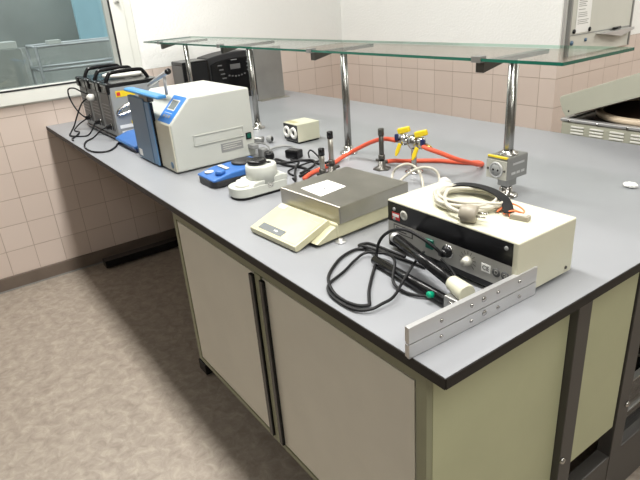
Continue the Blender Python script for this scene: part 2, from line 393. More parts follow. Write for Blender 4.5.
part('handle', MB().box(-0.673, -0.655, 0.031, 0.0415, 0.255, 0.806, 0.002), 'black', d2, label='black full-height grip strip')
# rear cabinet
rc = thing('base_cabinet', (-0.7, 0.65, 0.31), 'pale green panelled rear cabinet between the dark bench legs', 'cabinet')
part('carcass', MB().box(-1.26, -0.102, 0.545, 0.752, 0.325, 0.858), 'cabframe', rc)
part('side_panel', MB().box(-0.102, -0.064, 0.543, 0.748, 0.318, 0.860), 'cabside', rc, label='pale green end panel')
sh = thing('sliding_door_unit', (-0.6, 1.1, 0.2), 'dark bench-end unit with a glazed panel beyond the second leg', 'cabinet')
part('shelf_board', MB().box(-1.2, -0.102, 0.817, 1.378, 0.19, 0.205), 'under', sh)
part('backboard', MB().box(-1.2, -1.19, 0.815, 1.38, 0.205, 0.86), 'under', sh)
part('glass_panel', MB().box(-0.094, -0.088, 0.815, 1.38, 0.205, 0.40), 'winglass', sh)
part('edge_strip', MB().box(-0.096, -0.084, 0.815, 1.38, 0.285, 0.290).box(-0.098, -0.082, 0.815, 1.38, 0.40, 0.406), 'greysteel', sh)
bx = thing('black_case', (-0.32, 1.1, 0.205), 'black case with metal lid inside the bench end beyond the second leg', 'case')
part('case_body', MB().box(-0.45, -0.14, 0.90, 1.30, 0.207, 0.44, 0.008), 'black', bx)
part('case_lid', MB().box(-0.44, -0.15, 0.91, 1.29, 0.44, 0.46, 0.005), 'steel', bx)
part('case_handle', MB().tube([(-0.15, 1.0, 0.40), (-0.12, 1.0, 0.41), (-0.12, 1.12, 0.41), (-0.15, 1.12, 0.40)], 0.006), 'chrome', bx)

# ------------------------------------------------------------------ glass shelf on poles
gs = thing('glass_shelf', (-1.55, 0.75, 0.9), 'long green-edged glass shelf on steel poles above the bench', 'shelf')
GX0, GX1, GY0, GY1, GZ0, GZ1 = -2.88, -0.228, 0.602, 0.895, 1.2915, 1.299
part('glass_pane', MB().box(GX0, GX1, GY0, GY1, GZ0, GZ1), 'shelfglass', gs)
g = MB(); e_ = 0.0012
g.box(GX0, GX1, GY0-e_, GY0, GZ0, GZ1); g.box(GX0-e_, GX0, GY0, GY1, GZ0, GZ1); g.box(GX1, GX1+e_, GY0, GY1, GZ0, GZ1)
part('rear_edge', MB().box(GX0, GX1, GY1, GY1+e_, GZ0, GZ1), 'backedge', gs)
part('glass_edge', g, 'glassedge', gs, label='deep green polished edge')
PX = (-0.463, -1.195, -1.905, -2.64)
for i, x in enumerate(PX):
    part('pole', MB().cyl((x, 0.751, 0.91), (x, 0.751, 1.283), 0.0135, n=24), 'polesteel', gs)
    part('pole_flange', MB().lathe([(0.034, 0), (0.034, 0.004), (0.030, 0.007), (0.018, 0.009), (0.018, 0.026), (0.0145, 0.03), (0, 0.03)], (x, 0.751, 0.9)), 'chrome', gs)
    part('bracket', MB().prism([(0.615, 1.262), (0.615, 1.2905), (0.885, 1.2905), (0.885, 1.279), (0.70, 1.279)], x+0.013, 'x', x-0.013, 0.001), 'darksteel', gs)
    part('clip', MB().box(x-0.014, x+0.014, 0.597, 0.622, 1.2885, 1.3035, 0.001), 'greysteel', gs)

# socket box on the nearest pole
sb = thing('socket_box', (-0.46, 0.76, 0.93), 'grey steel socket box around the nearest shelf pole', 'socket')
part('housing', MB().box(-0.503, -0.433, 0.712, 0.802, 0.958, 1.023, 0.003), 'greysteel', sb)
part('front_plate', MB().box(-0.5015, -0.4345, 0.7075, 0.712, 0.960, 1.014, 0.001), 'facelight', sb)
part('socket', MB().lathe([(0.018, 0.0), (0.0185, 0.004), (0.022, 0.004), (0.023, 0.0)], (-0.467, 0.7075, 0.987), (0, -1, 0)), 'alu', sb)
part('socket_well', MB().lathe([(0.0185, 0), (0.0185, 0.0035), (0, 0.0035)], (-0.467, 0.7075, 0.987), (0, -1, 0)).box(-0.469, -0.465, 0.7035, 0.7045, 0.968, 0.973).box(-0.469, -0.465, 0.7035, 0.7045, 1.002, 1.006), 'grey', sb)
part('contact', MB().lathe([(0.003, 0), (0.003, 0.0042), (0, 0.0042)], (-0.475, 0.7075, 0.987), (0, -1, 0), 10).lathe([(0.003, 0), (0.003, 0.0042), (0, 0.0042)], (-0.459, 0.7075, 0.987), (0, -1, 0), 10), 'black', sb)
for x in (-0.4955, -0.4395): part('screw', MB().lathe([(0.0035, 0), (0.003, 0.002), (0, 0.002)], (x, 0.7075, 0.987), (0, -1, 0), 10), 'darksteel', sb)
part('yellow_strip', MB().box(-0.500, -0.436, 0.7095, 0.719, 1.020, 1.0242), 'yellow', sb, label='yellow warning strip')
part('embossed_marking', MB().box(-0.4330, -0.4325, 0.735, 0.785, 0.999, 1.005).box(-0.4330, -0.4325, 0.730, 0.748, 0.972, 0.979).box(-0.4330, -0.4325, 0.753, 0.768, 0.972, 0.979).box(-0.4330, -0.4325, 0.773, 0.788, 0.972, 0.979), 'alu', sb)
part('stem', MB().box(-0.482, -0.446, 0.735, 0.775, 0.932, 0.958, 0.002), 'greysteel', sb)
part('collar', MB().lathe([(0.027, 0), (0.027, 0.004), (0.018, 0.007), (0.018, 0.011), (0.0136, 0.011)], (-0.463, 0.751, 1.023)), 'chrome', sb)

# ------------------------------------------------------------------ gas tap
gt = thing('gas_tap', (-0.825, 0.74, 0.9), 'chrome double gas tap with yellow lever handles', 'gas tap')
part('column', MB().lathe([(0.030, 0), (0.030, 0.004), (0.020, 0.007), (0.012, 0.012), (0.009, 0.02), (0.009, 0.085), (0.013, 0.09), (0, 0.09)], (-0.825, 0.74, 0.9)), 'chrome', gt)
part('tap_body', MB().lathe([(0, -0.024), (0.014, -0.02), (0.023, -0.008), (0.024, 0.004), (0.018, 0.018), (0.008, 0.024), (0, 0.026)], (-0.825, 0.74, 1.003)), 'chrome', gt)
for s in (-1, 1):
    vx = -0.825 + s*0.040
    vb = part('valve', MB().cyl((-0.825+s*0.018, 0.738, 1.003), (-0.825+s*0.070, 0.725, 1.003), 0.0095).cyl((vx, 0.733, 0.990), (vx, 0.733, 1.026), 0.012).lathe([(0.015, 0), (0.015, 0.009), (0, 0.009)], (vx, 0.733, 1.010)), 'chrome', gt)
    part('hose_tail', MB().lathe([(0.006, 0), (0.008, 0.004), (0.006, 0.010), (0.008, 0.014), (0.006, 0.024), (0, 0.024)], (-0.825+s*0.070, 0.725, 1.003), (s, -0.15, 0)), 'brass', gt)
    hm = MB().prism([(-0.010, -0.009), (0.028, -0.010), (0.033, -0.005), (0.033, 0.005), (0.028, 0.010), (-0.010, 0.009)], 0.018, 'z', 0.0, 0.003)
    bmesh.ops.rotate(hm.bm, verts=hm.bm.verts, cent=(0, 0, 0), matrix=Euler((0, R(-14), R(28 if s < 0 else 28))).to_matrix())
    bmesh.ops.translate(hm.bm, verts=hm.bm.verts, vec=(vx-0.012, 0.733, 1.026))
    part('lever_handle', hm, 'yellow', gt)
    dm = MB().prism([(-0.007, 0), (0.007, 0), (0.008, -0.030), (0.003, -0.046), (-0.003, -0.046), (-0.008, -0.030)], 0.006, 'y', 0, 0.002)
    bmesh.ops.rotate(dm.bm, verts=dm.bm.verts, cent=(0, 0, 0), matrix=Euler((R(-10), R(18), 0)).to_matrix())
    bmesh.ops.translate(dm.bm, verts=dm.bm.verts, vec=(vx-0.002, 0.714, 0.996))
    part('safety_lever', dm, 'yellow', gt, label='yellow hanging safety lever')
    part('collar', MB().box(-0.011, 0.011, -0.006, 0.006, -0.008, 0.010, 0.002) if False else MB().box(vx+(0.014 if s > 0 else -0.026), vx+(0.030 if s > 0 else -0.014), 0.712, 0.724, 1.004, 1.026, 0.004), 'navy', gt, label='dark blue collar')

# red hoses
tag(part('gas_hose', MB().tube([(-0.890, 0.717, 1.003), (-0.925, 0.715, 1.003), (-0.965, 0.715, 0.996), (-1.02, 0.717, 0.976), (-1.075, 0.715, 0.950), (-1.12, 0.70, 0.925), (-1.125, 0.66, 0.912), (-1.108, 0.620, 0.909), (-1.085, 0.55, 0.908), (-1.065, 0.486, 0.908), (-1.032, 0.430, 0.908)], 0.0075, 12), 'red', loc=(-1.0, 0.6, 0.9)), 'red rubber hose from the left valve of the gas tap towards the balance', 'hose')
tag(part('gas_hose', MB().tube([(-0.760, 0.717, 1.003), (-0.735, 0.715, 1.000), (-0.700, 0.730, 0.990), (-0.672, 0.775, 0.965), (-0.672, 0.850, 0.935), (-0.685, 0.905, 0.915), (-0.700, 0.935, 0.908), (-0.722, 0.938, 0.908), (-0.745, 0.915, 0.908), (-0.790, 0.893, 0.908), (-0.836, 0.872, 0.908), (-0.885, 0.832, 0.908), (-0.915, 0.790, 0.910), (-0.930, 0.749, 0.918), (-0.934, 0.715, 0.922)], 0.0075, 12), 'red', loc=(-0.8, 0.8, 0.9)), 'red rubber hose looping from the right valve of the gas tap to a burner', 'hose')

# burners
def burner(name, loc, hgt, label, tubem, capm, base=True):
    x, y, z = loc
    b = thing('gas_burner', loc, label, 'burner', None)
    part('burner_tube', MB().cyl((x, y, z+0.022), (x, y, z+hgt-0.002), 0.0085), tubem, b)
    part('burner_cap', MB().lathe([(0.0105, 0), (0.0105, 0.022), (0.008, 0.024), (0, 0.024)], (x, y, z+hgt-0.024)), capm, b)
    bm = MB().lathe([(0.032, 0), (0.032, 0.004), (0.014, 0.010), (0.012, 0.03), (0, 0.03)], (x, y, z), n=6)
    part('burner_base', bm, 'darksteel', b)
    part('gas_inlet', MB().cyl((x, y, z+0.022), (x+0.002, y+0.028, z+0.022), 0.006).cyl((x, y, z+0.030), (x-0.022, y-0.006, z+0.030), 0.005), 'darksteel', b)
    part('collar', MB().lathe([(0.0115, 0), (0.0115, 0.016), (0.0085, 0.018)], (x, y, z+0.034)), 'darksteel', b)
    return b
burner('c', (-0.935, 0.693, 0.9), 0.143, 'dark gas burner standing left of the gas tap', 'darksteel', 'darksteel')
burner('b', (-1.020, 0.540, 0.9), 0.150, 'steel gas burner with black top in front of the middle shelf pole', 'steel', 'black')
burner('a', (-0.955, 0.455, 0.9), 0.121, 'steel gas burner with black top close behind the balance platform', 'steel', 'black')
tag(part('black_stopper', MB().lathe([(0, 0), (0.008, 0), (0.011, 0.006), (0.011, 0.018), (0.007, 0.022), (0, 0.022)], (-0.992, 0.500, 0.911), (0.5, -0.6, 0.3)), 'black', loc=(-0.992, 0.5, 0.9)), 'round black stopper lying by the steel burners behind the balance', 'stopper')

# ------------------------------------------------------------------ balance
bl = thing('laboratory_balance', (-0.66, 0.30, 0.9), 'yellowed laboratory balance with a steel weighing platform', 'scale')
part('housing', MB().box(-0.782, -0.550, 0.200, 0.452, 0.907, 0.9465, 0.006, 3), 'scalecream', bl)
part('housing_arm', MB().prism([(0.205, 0.908), (0.205, 0.940), (0.185, 0.934), (0.135, 0.911), (0.145, 0.906)], -0.553, 'x', -0.778, 0.002), 'scalecream', bl)
part('weighing_platform', MB().box(-0.791, -0.542, 0.206, 0.456, 0.9465, 0.992, 0.003), 'steel', bl)
cs = part('console', MB().prism([(0.086, 0.903), (0.094, 0.901), (0.200, 0.936), (0.200, 0.950), (0.192, 0.954), (0.084, 0.917)], -0.574, 'x', -0.772, 0.002), 'scalecream', bl)
ang = math.atan2(0.954-0.917, 0.192-0.084)
def slope(y): return 0.917 + (y-0.084)*math.tan(ang)
def slab(mb, x0, x1, y0, y1, th, off=0.0004):
    mb.prism([(y0, slope(y0)+off), (y1, slope(y1)+off), (y1, slope(y1)+off+th), (y0, slope(y0)+off+th)], x1, 'x', x0); return mb
part('keypad_film', slab(MB(), -0.768, -0.579, 0.089, 0.188, 0.0006), 'panelyellow', cs)
part('display', slab(MB(), -0.745, -0.645, 0.093, 0.113, 0.0008, 0.001), 'lcddark', cs)
part('display_mark', slab(MB(), -0.685, -0.670, 0.101, 0.105, 0.0004, 0.0019), 'white', cs)
part('keypad_print', slab(slab(MB(), -0.64, -0.585, 0.172, 0.1735, 0.0004, 0.001), -0.585, -0.5835, 0.145, 0.1735, 0.0004, 0.001), 'inkgrey', cs)
part('sticker', slab(MB(), -0.765, -0.735, 0.175, 0.189, 0.0006, 0.0012), 'board', cs, label='pale inspection sticker')
part('paper_label', MB().prism([(-0.735, 0.237), (-0.640, 0.228), (-0.650, 0.325), (-0.732, 0.330)], 0.9926, 'z', 0.992).text('20', 0.02, (-0.680, 0.280, 0.9928), (0, 0, R(60)), mi=1).box(-0.72, -0.66, 0.314, 0.316, 0.9926, 0.9930, mi=1), ['paper', 'ink'], bl, label='white paper label on the platform')
for x in (-0.750, -0.545):
    for y in (0.205, 0.44): part('foot', MB().lathe([(0.014, 0), (0.014, 0.004), (0.006, 0.005), (0.006, 0.010), (0, 0.010)], (x+0.005, y-0.003, 0.9)), 'alu', bl)

_p = V((-0.542, 0.206, 0)); _o = V((-0.66, 0.30, 0)) - _p
bl.rotation_euler = (0, 0, R(4.0)); bl.location = _p + Matrix.Rotation(R(4.0), 3, 'Z') @ _o + V((0, 0.004, 0.9))
# ------------------------------------------------------------------ control unit of the sealer
cu = thing('control_unit', (-0.25, 0.36, 0.9), 'cream metal control unit with black and grey front panel', 'control unit')
X0, X1, Y0, Y1, Z0, Z1 = -0.430, -0.070, 0.268, 0.452, 0.909, 1.0265
part('housing', MB().box(X0, X1, Y0, Y1, Z0, Z1, 0.003), 'cream', cu)
part('bottom_shadow_gap', MB().box(X0+0.02, X1-0.02, Y0+0.01, Y1-0.02, 0.901, 0.909), 'black', cu)  # black block puts in the shade beneath the housing
FY = Y0-0.0015
part('black_fascia', MB().box(X0+0.003, X1-0.012, FY, Y0+0.001, 0.976, 1.0225), 'black', cu)
part('grey_fascia', MB().box(X0+0.003, X1-0.012, FY, Y0+0.001, 0.925, 0.976), 'facegrey', cu)
part('lower_strip', MB().box(X0+0.003, X1-0.012, FY+0.001, Y0+0.001, 0.911, 0.925), 'black', cu)
for x, z in ((-0.405, 1.008), (-0.096, 1.010), (-0.405, 0.985)):
    part('screw', MB().lathe([(0.0045, 0), (0.004, 0.002), (0, 0.0022)], (x, FY, z), (0, -1, 0), 12), 'grey', cu)
part('round_sticker', MB().lathe([(0.0115, 0), (0.0115, 0.0006), (0, 0.0006)], (-0.374, FY, 1.000), (0, -1, 0)), 'facelight', cu)
part('sticker_print', MB().torus((-0.374, FY-0.0006, 1.000), (0, 1, 0), 0.008, 0.0008).box(-0.378, -0.370, FY-0.0009, FY-0.0006, 0.999, 1.001), 'inkgrey', cu)
part('square_sticker', MB().box(-0.413, -0.388, FY-0.0006, FY, 0.982, 1.000).box(-0.411, -0.39, FY-0.0009, FY-0.0006, 0.990, 0.997, mi=1), ['redprint', 'paper'], cu, label='small red and white sticker')
part('type_plate', MB().box(-0.408, -0.345, FY-0.0005, FY, 0.950, 0.972, mi=1).box(-0.405, -0.349, FY-0.0008, FY-0.0004, 0.9525, 0.9695).box(-0.400, -0.380, FY-0.0011, FY-0.0008, 0.963, 0.967, mi=1).box(-0.374, -0.354, FY-0.0011, FY-0.0008, 0.963, 0.967, mi=1).box(-0.400, -0.365, FY-0.0011, FY-0.0008, 0.956, 0.959, mi=1), ['facegrey', 'ink'], cu)
part('rocker_switch', MB().box(-0.302, -0.280, FY-0.006, FY, 0.946, 0.968, 0.002), 'dkgreen', cu)
part('cable_gland', MB().lathe([(0.013, 0), (0.013, 0.006), (0.010, 0.008), (0.009, 0.020), (0.006, 0.026), (0, 0.026)], (-0.240, FY, 0.956), (0.25, -1, 0.1)), 'black', cu)
part('gland_ring', MB().torus((-0.240, FY-0.002, 0.956), (0, 1, 0), 0.0135, 0.002), 'chrome', cu)
part('timer_knob', MB().lathe([(0.0105, 0), (0.010, 0.006), (0.008, 0.009), (0.0075, 0.014), (0, 0.0145)], (-0.187, FY, 0.952), (0, -1, 0)), 'facelight', cu)
k = MB()
for i in range(11):
    a = R(-40+i*26); k.box(-0.187+0.014, -0.187+0.022, FY-0.0006, FY, 0.9515, 0.9525, rot=Matrix.Rotation(-a, 3, 'Y'), piv=(-0.187, FY, 0.952))
part('knob_scale', k, 'ink', cu)
part('ce_label', MB().box(-0.152, -0.130, FY-0.0006, FY, 0.943, 0.960).text('CE', 0.014, (-0.141, FY-0.0009, 0.9515), (R(90), 0, 0), mi=1), ['paper', 'ink'], cu)
part('approval_mark', MB().lathe([(0.0095, 0), (0.0095, 0.0006), (0, 0.0006)], (-0.116, FY, 0.951), (0, -1, 0)).text('D', 0.012, (-0.116, FY-0.0009, 0.951), (R(90), 0, 0), mi=1).lathe([(0.0095, 0), (0.0095, 0.0006), (0, 0.0006)], (-0.095, FY, 0.951), (0, -1, 0)).text('GS', 0.010, (-0.095, FY-0.0009, 0.951), (R(90), 0, 0), mi=1), ['ink', 'facegrey'], cu)
for x in (X0+0.03, X1-0.03):
    for y in (Y0+0.02, Y1-0.02): part('foot', MB().cyl((x, y, 0.9), (x, y, 0.909), 0.008), 'blackmat', cu)
part('screw', MB().lathe([(0.004, 0), (0.003, 0.002), (0, 0.002)], (X1, 0.43, 0.922), (1, 0, 0), 10), 'darksteel', cu)
part('sealing_nib', MB().box(-0.385, -0.362, 0.415, 0.432, Z1, Z1+0.004, 0.001), 'plug', cu, label='small taupe clip on the rear of the top')

# coiled mains cable on top
cc = thing('mains_cable', (-0.28, 0.39, 1.027), 'coiled ivory mains cable lying on the cream control unit', 'cable')
k = MB(); pts = []
random.seed(11)
for i in range(0, 6*14+1):
    a = 2*math.pi*i/14; n = i/14
    rx = 0.082 - 0.006*math.sin(n*1.7) - 0.010*(n % 2); ry = 0.072 - 0.005*math.cos(n*2.3) - 0.010*((n*1.3) % 2)
    pts.append((-0.278+rx*math.cos(a)+0.005*math.sin(n*2), 0.370+ry*math.sin(a)+0.004*math.cos(n*3), Z1+0.0045+0.0024*n+0.002*abs(math.sin(a*1.5))))
end = pts[-1]
pts += [(-0.215, 0.40, 1.042), (-0.240, 0.425, 1.043), (-0.29, 0.415, 1.045), (-0.330, 0.375, 1.046), (-0.310, 0.330, 1.046), (-0.262, 0.288, 1.046), (-0.216, 0.279, 1.045)]
part('cord', k.tube(pts, 0.0042, 8, 4), 'cable', cc)
pl = MB().lathe([(0.0, 0), (0.008, 0), (0.017, 0.006), (0.0185, 0.020), (0.0185, 0.034), (0.016, 0.036), (0, 0.036)], (-0.222, 0.276, 1.046), (1, 0.55, -0.05))
pl.box(-0.222, -0.190, 0.274, 0.296, 1.0270, 1.062, 0.006, 2, rot=Matrix.Rotation(R(29), 3, 'Z'))
part('plug', pl, 'plug', cc, label='taupe plug with two round pins')
ax = V((1, 0.55, -0.05)).normalized(); side = V((-0.55, 1, 0)).normalized()
for s in (-1, 1):
    p = V((-0.222, 0.276, 1.046)) + ax*0.036 + side*0.0095*s
    part('pin', MB().cyl(p, p+ax*0.019, 0.0024, n=10), 'chrome', cc)
st = MB()
sp = [(-0.372, 0.395, 1.030), (-0.350, 0.395, 1.044), (-0.325, 0.408, 1.050), (-0.285, 0.418, 1.051), (-0.235, 0.408, 1.051), (-0.195, 0.388, 1.048), (-0.165, 0.362, 1.036)]
def ribbon(mb, pts, wd, th):
    P = [V(p) for p in pts]; Q = []
    for i in range(len(P)-1):
        a = P[max(i-1, 0)]; b = P[i]; c = P[i+1]; d = P[min(i+2, len(P)-1)]
        for q in range(5):
            u = q/5; Q.append(0.5*((2*b)+(c-a)*u+(2*a-5*b+4*c-d)*u*u+(3*b-a-3*c+d)*u**3))
    Q.append(P[-1]); t = bmesh.new(); rings = []
    for i, q in enumerate(Q):
        T = (Q[min(i+1, len(Q)-1)]-Q[max(i-1, 0)]).normalized(); S = T.cross(V((0, 0, 1))).normalized(); N = S.cross(T)
        rings.append([t.verts.new(q+S*wd/2*a+N*th/2*b) for a, b in ((-1, -1), (1, -1), (1, 1), (-1, 1))])
    for a, b in zip(rings, rings[1:]):
        for j in range(4): t.faces.new((a[j], a[(j+1) % 4], b[(j+1) % 4], b[j]))
    t.faces.new(rings[0][::-1]); t.faces.new(rings[-1]); bmesh.ops.recalc_face_normals(t, faces=t.faces[:]); mb._merge(t, 0, False); return mb
tag(part('cable_strap', ribbon(st, sp, 0.021, 0.003), 'blackmat', loc=(-0.26, 0.4, 1.03)), 'black strap wrapped over the coiled ivory cable', 'strap')
k = MB(); random.seed(5)
k.tube([(-0.195, 0.362, 1.030), (-0.186, 0.380, 1.042), (-0.170, 0.378, 1.036), (-0.178, 0.362, 1.031), (-0.160, 0.368, 1.040), (-0.150, 0.385, 1.033), (-0.165, 0.392, 1.030), (-0.176, 0.380, 1.036), (-0.158, 0.360, 1.0295), (-0.150, 0.392, 1.034), (-0.185, 0.400, 1.040), (-0.200, 0.375, 1.036)], 0.0019, 6)
tag(part('twist_tie', k, 'orange', loc=(-0.17, 0.375, 1.027)), 'orange twist tie beside the coiled ivory cable', 'tie')
tc_ = thing('connector_block', (-0.150, 0.384, 1.027), 'small taupe connector block lying right of the coiled cable', 'connector')
part('block', MB().box(-0.160, -0.122, 0.358, 0.374, 1.0268, 1.0368, 0.001, rot=Matrix.Rotation(R(12), 3, 'Z')), 'plug', tc_)
part('ridge', MB().box(-0.154, -0.127, 0.3595, 0.3725, 1.0368, 1.0380, 0.0004, rot=Matrix.Rotation(R(12), 3, 'Z')), 'cable', tc_)

# ------------------------------------------------------------------ sealing tongs: aluminium jaws with handles
tg = thing('sealing_tongs', (-0.085, 0.16, 0.9), 'aluminium double-bar sealing tongs at the near worktop corner', 'tongs')
a = V((-0.0735, -0.008, 0)); b = V((-0.0660, 0.326, 0))
yaw = math.atan2(b.y-a.y, b.x-a.x)
def jaw(z0, z1):
    j = MB()
    j.box(0, 0.334, 0, 0.006, z0, z1, 0.0008)                    # long bar, local x along the jaw, face at local y=0 (towards the bench end)
    j.box(0.001, 0.333, 0.006, 0.011, z0+0.001, z1-0.001)
    bmesh.ops.rotate(j.bm, verts=j.bm.verts, cent=(0, 0, 0), matrix=Matrix.Rotation(yaw, 3, 'Z')); bmesh.ops.translate(j.bm, verts=j.bm.verts, vec=a)
    return j
part('jaw', jaw(0.9010, 0.9284), 'alu', tg); part('jaw', jaw(0.9302, 0.9620), 'alu', tg)
part('sealing_strip', (lambda j: (j.box(0.002, 0.332, 0.003, 0.010, 0.9284, 0.9301), bmesh.ops.rotate(j.bm, verts=j.bm.verts, cent=(0, 0, 0), matrix=Matrix.Rotation(yaw, 3, 'Z')), bmesh.ops.translate(j.bm, verts=j.bm.verts, vec=a), j)[-1])(MB()), 'brown', tg)
dirx = (b-a).normalized(); nout = V((dirx.y, -dirx.x, 0))
for (u, z, r) in ((0.075, 0.915, .004), (0.075, 0.947, .004), (0.150, 0.915, .004), (0.150, 0.947, .004), (0.185, 0.918, .006), (0.182, 0.948, .006), (0.222, 0.915, .004), (0.220, 0.948, .004), (0.283, 0.915, .004), (0.281, 0.948, .004)):
    p = a + dirx*u + V((0, 0, z))
    part('screw', MB().lathe([(r, 0), (r*0.8, 0.002), (0, 0.0026)], p, nout, 12), 'chrome', tg)
# upper handle
h0 = V((-0.100, 0.170, 0.943)); h1 = V((-0.376, 0.238, 0.956)); hd = (h1-h0).normalized()
part('ferrule', MB().lathe([(0.0175, 0), (0.0185, 0.004), (0.0150, 0.048), (0.0125, 0.052), (0, 0.052)], h0+hd*0.006, hd), 'cream', tg, label='cream tapered ferrule')
part('handle', MB().cyl(h0+hd*0.050, h1-hd*0.012, 0.0115), 'black', tg, label='black upper handle')
part('end_cap', MB().lathe([(0.0118, 0), (0.0118, 0.012), (0.009, 0.014), (0, 0.014)], h1-hd*0.013, hd), 'alu', tg, label='silver cap on the upper handle')
l0 = V((-0.100, 0.160, 0.915)); l1 = V((-0.385, 0.185, 0.9125)); ld = (l1-l0).normalized()
part('handle', MB().cyl(l0+ld*0.035, l1, 0.0105), 'black', tg, label='black lower handle')
part('hinge_block', MB().box(-0.145, -0.098, 0.150, 0.178, 0.903, 0.934, 0.003), 'greysteel', tg)
part('hinge_pin', MB().lathe([(0.0055, 0), (0.005, 0.004), (0, 0.004)], (-0.125, 0.150, 0.924), (0, -1, 0), 14), 'chrome', tg)
part('push_button', MB().lathe([(0.0065, 0), (0.0065, 0.010), (0.005, 0.012), (0, 0.012)], (-0.180, 0.157, 0.918), (-0.1, -1, 0.3)), 'green', tg, label='green button on the lower handle')

C1 = [(-0.239,0.240,0.957),(-0.234,0.228,0.973),(-0.261,0.215,0.993),(-0.300,0.208,1.003),(-0.337,0.205,0.995),(-0.370,0.203,0.973),(-0.388,0.200,0.946),(-0.395,0.200,0.918),(-0.379,0.183,0.908),(-0.339,0.138,0.906),(-0.296,0.093,0.906),(-0.264,0.066,0.906),(-0.251,0.054,0.905),(-0.264,0.037,0.905),(-0.295,0.029,0.905),(-0.337,0.033,0.905),(-0.379,0.051,0.905),(-0.409,0.073,0.905),(-0.437,0.108,0.905),(-0.462,0.150,0.905),(-0.472,0.195,0.905),(-0.458,0.217,0.905),(-0.423,0.216,0.909),(-0.400,0.203,0.911),(-0.384,0.186,0.9125)]
C2 = [(-0.299,0.255,0.940),(-0.299,0.236,0.928),(-0.278,0.198,0.930),(-0.254,0.146,0.918),(-0.231,0.101,0.913),(-0.229,0.069,0.911),(-0.232,0.044,0.908),(-0.250,0.024,0.906),(-0.287,0.018,0.905),(-0.338,0.024,0.905),(-0.375,0.048,0.905),(-0.400,0.108,0.905),(-0.423,0.157,0.907),(-0.429,0.195,0.912),(-0.400,0.216,0.914),(-0.370,0.217,0.920),(-0.325,0.192,0.926),(-0.286,0.150,0.912),(-0.251,0.140,0.906),(-0.210,0.150,0.906),(-0.170,0.190,0.907),(-0.180,0.230,0.910),(-0.205,0.245,0.925),(-0.236,0.240,0.948)]
C3 = [(-0.290,0.250,0.905),(-0.357,0.243,0.905),(-0.417,0.236,0.905),(-0.460,0.216,0.912),(-0.485,0.221,0.905),(-0.480,0.243,0.905),(-0.448,0.250,0.905),(-0.410,0.252,0.905),(-0.36,0.256,0.905)]
tag(part('black_cable', MB().tube(C1, 0.0036, 10), 'blackmat', loc=(-0.35, 0.12, 0.9)), 'black cable arching from the control unit socket into wide loops', 'cable')
tag(part('black_cable', MB().tube(C2, 0.0032, 10), 'blackmat', loc=(-0.30, 0.14, 0.9)), 'black cable looping beneath the tongs and back to the control unit', 'cable')
tag(part('black_cable', MB().tube(C3, 0.0035, 10), 'blackmat', loc=(-0.42, 0.24, 0.9)), 'short black cable bend between balance and control unit', 'cable')

# white cables behind the balance
tag(part('white_cable', MB().tube([(-0.70,0.54,0.905),(-0.775,0.595,0.906),(-0.800,0.622,0.930),(-0.776,0.626,0.955),(-0.765,0.650,0.960),(-0.746,0.667,0.950),(-0.710,0.657,0.930),(-0.671,0.627,0.906),(-0.64,0.58,0.905)], 0.0042, 10), 'cable', loc=(-0.75, 0.62, 0.9)), 'white cable arch behind the balance, left one of two', 'cable')
w2 = thing('white_cable', (-0.69, 0.65, 0.9), 'white cable arch with a plug behind the balance and the cream control unit', 'cable')
part('cord', MB().tube([(-0.72,0.56,0.905),(-0.757,0.603,0.908),(-0.750,0.636,0.930),(-0.715,0.650,0.955),(-0.688,0.665,0.960),(-0.667,0.678,0.950),(-0.654,0.679,0.930),(-0.640,0.665,0.915)], 0.0042, 10), 'cable', w2)
part('plug', MB().lathe([(0.007, 0), (0.016, 0.008), (0.018, 0.03), (0.014, 0.034), (0, 0.034)], (-0.648, 0.690, 0.918), (1, -0.6, 0.0)), 'white', w2)

# ------------------------------------------------------------------ small two-ring box
bx = thing('twin_socket_box', (-1.545, 0.755, 0.9), 'small cream box with two white ring sockets on dark front', 'box')
part('housing', MB().box(-1.580, -1.470, 0.700, 0.812, 0.907, 0.982, 0.003), 'cream', bx)
part('dark_front', MB().box(-1.577, -1.473, 0.698, 0.7005, 0.910, 0.978), 'charcoal', bx)
for x in (-1.552, -1.500): part('ring', MB().torus((x, 0.698, 0.944), (0, 1, 0), 0.018, 0.007), 'white', bx)
part('base', MB().box(-1.575, -1.475, 0.705, 0.807, 0.900, 0.907), 'black', bx)
part('yellow_sticker', MB().box(-1.575, -1.51, 0.708, 0.735, 0.982, 0.9825), 'panelyellow', bx, label='faded yellow sticker')

# handpiece lying on bench
hp = thing('handpiece', (-1.62, 0.62, 0.9), 'small grey handpiece with round dark end left of the cream twin-socket box', 'handpiece')
p0 = V((-1.72, 0.545, 0.912)); p1 = V((-1.61, 0.628, 0.916)); d = (p1-p0).normalized()
part('shaft', MB().lathe([(0.004, 0), (0.007, 0.02), (0.010, 0.09), (0.013, 0.12), (0, 0.12)], p0, d), 'greysteel', hp)
part('head', MB().lathe([(0, 0), (0.013, 0.002), (0.0155, 0.010), (0.0155, 0.020), (0.012, 0.024), (0, 0.024)], p1, d), 'grey', hp)
part('end_face', MB().lathe([(0.011, 0), (0.009, 0.003), (0, 0.003)], p1+d*0.024, d), 'black', hp)

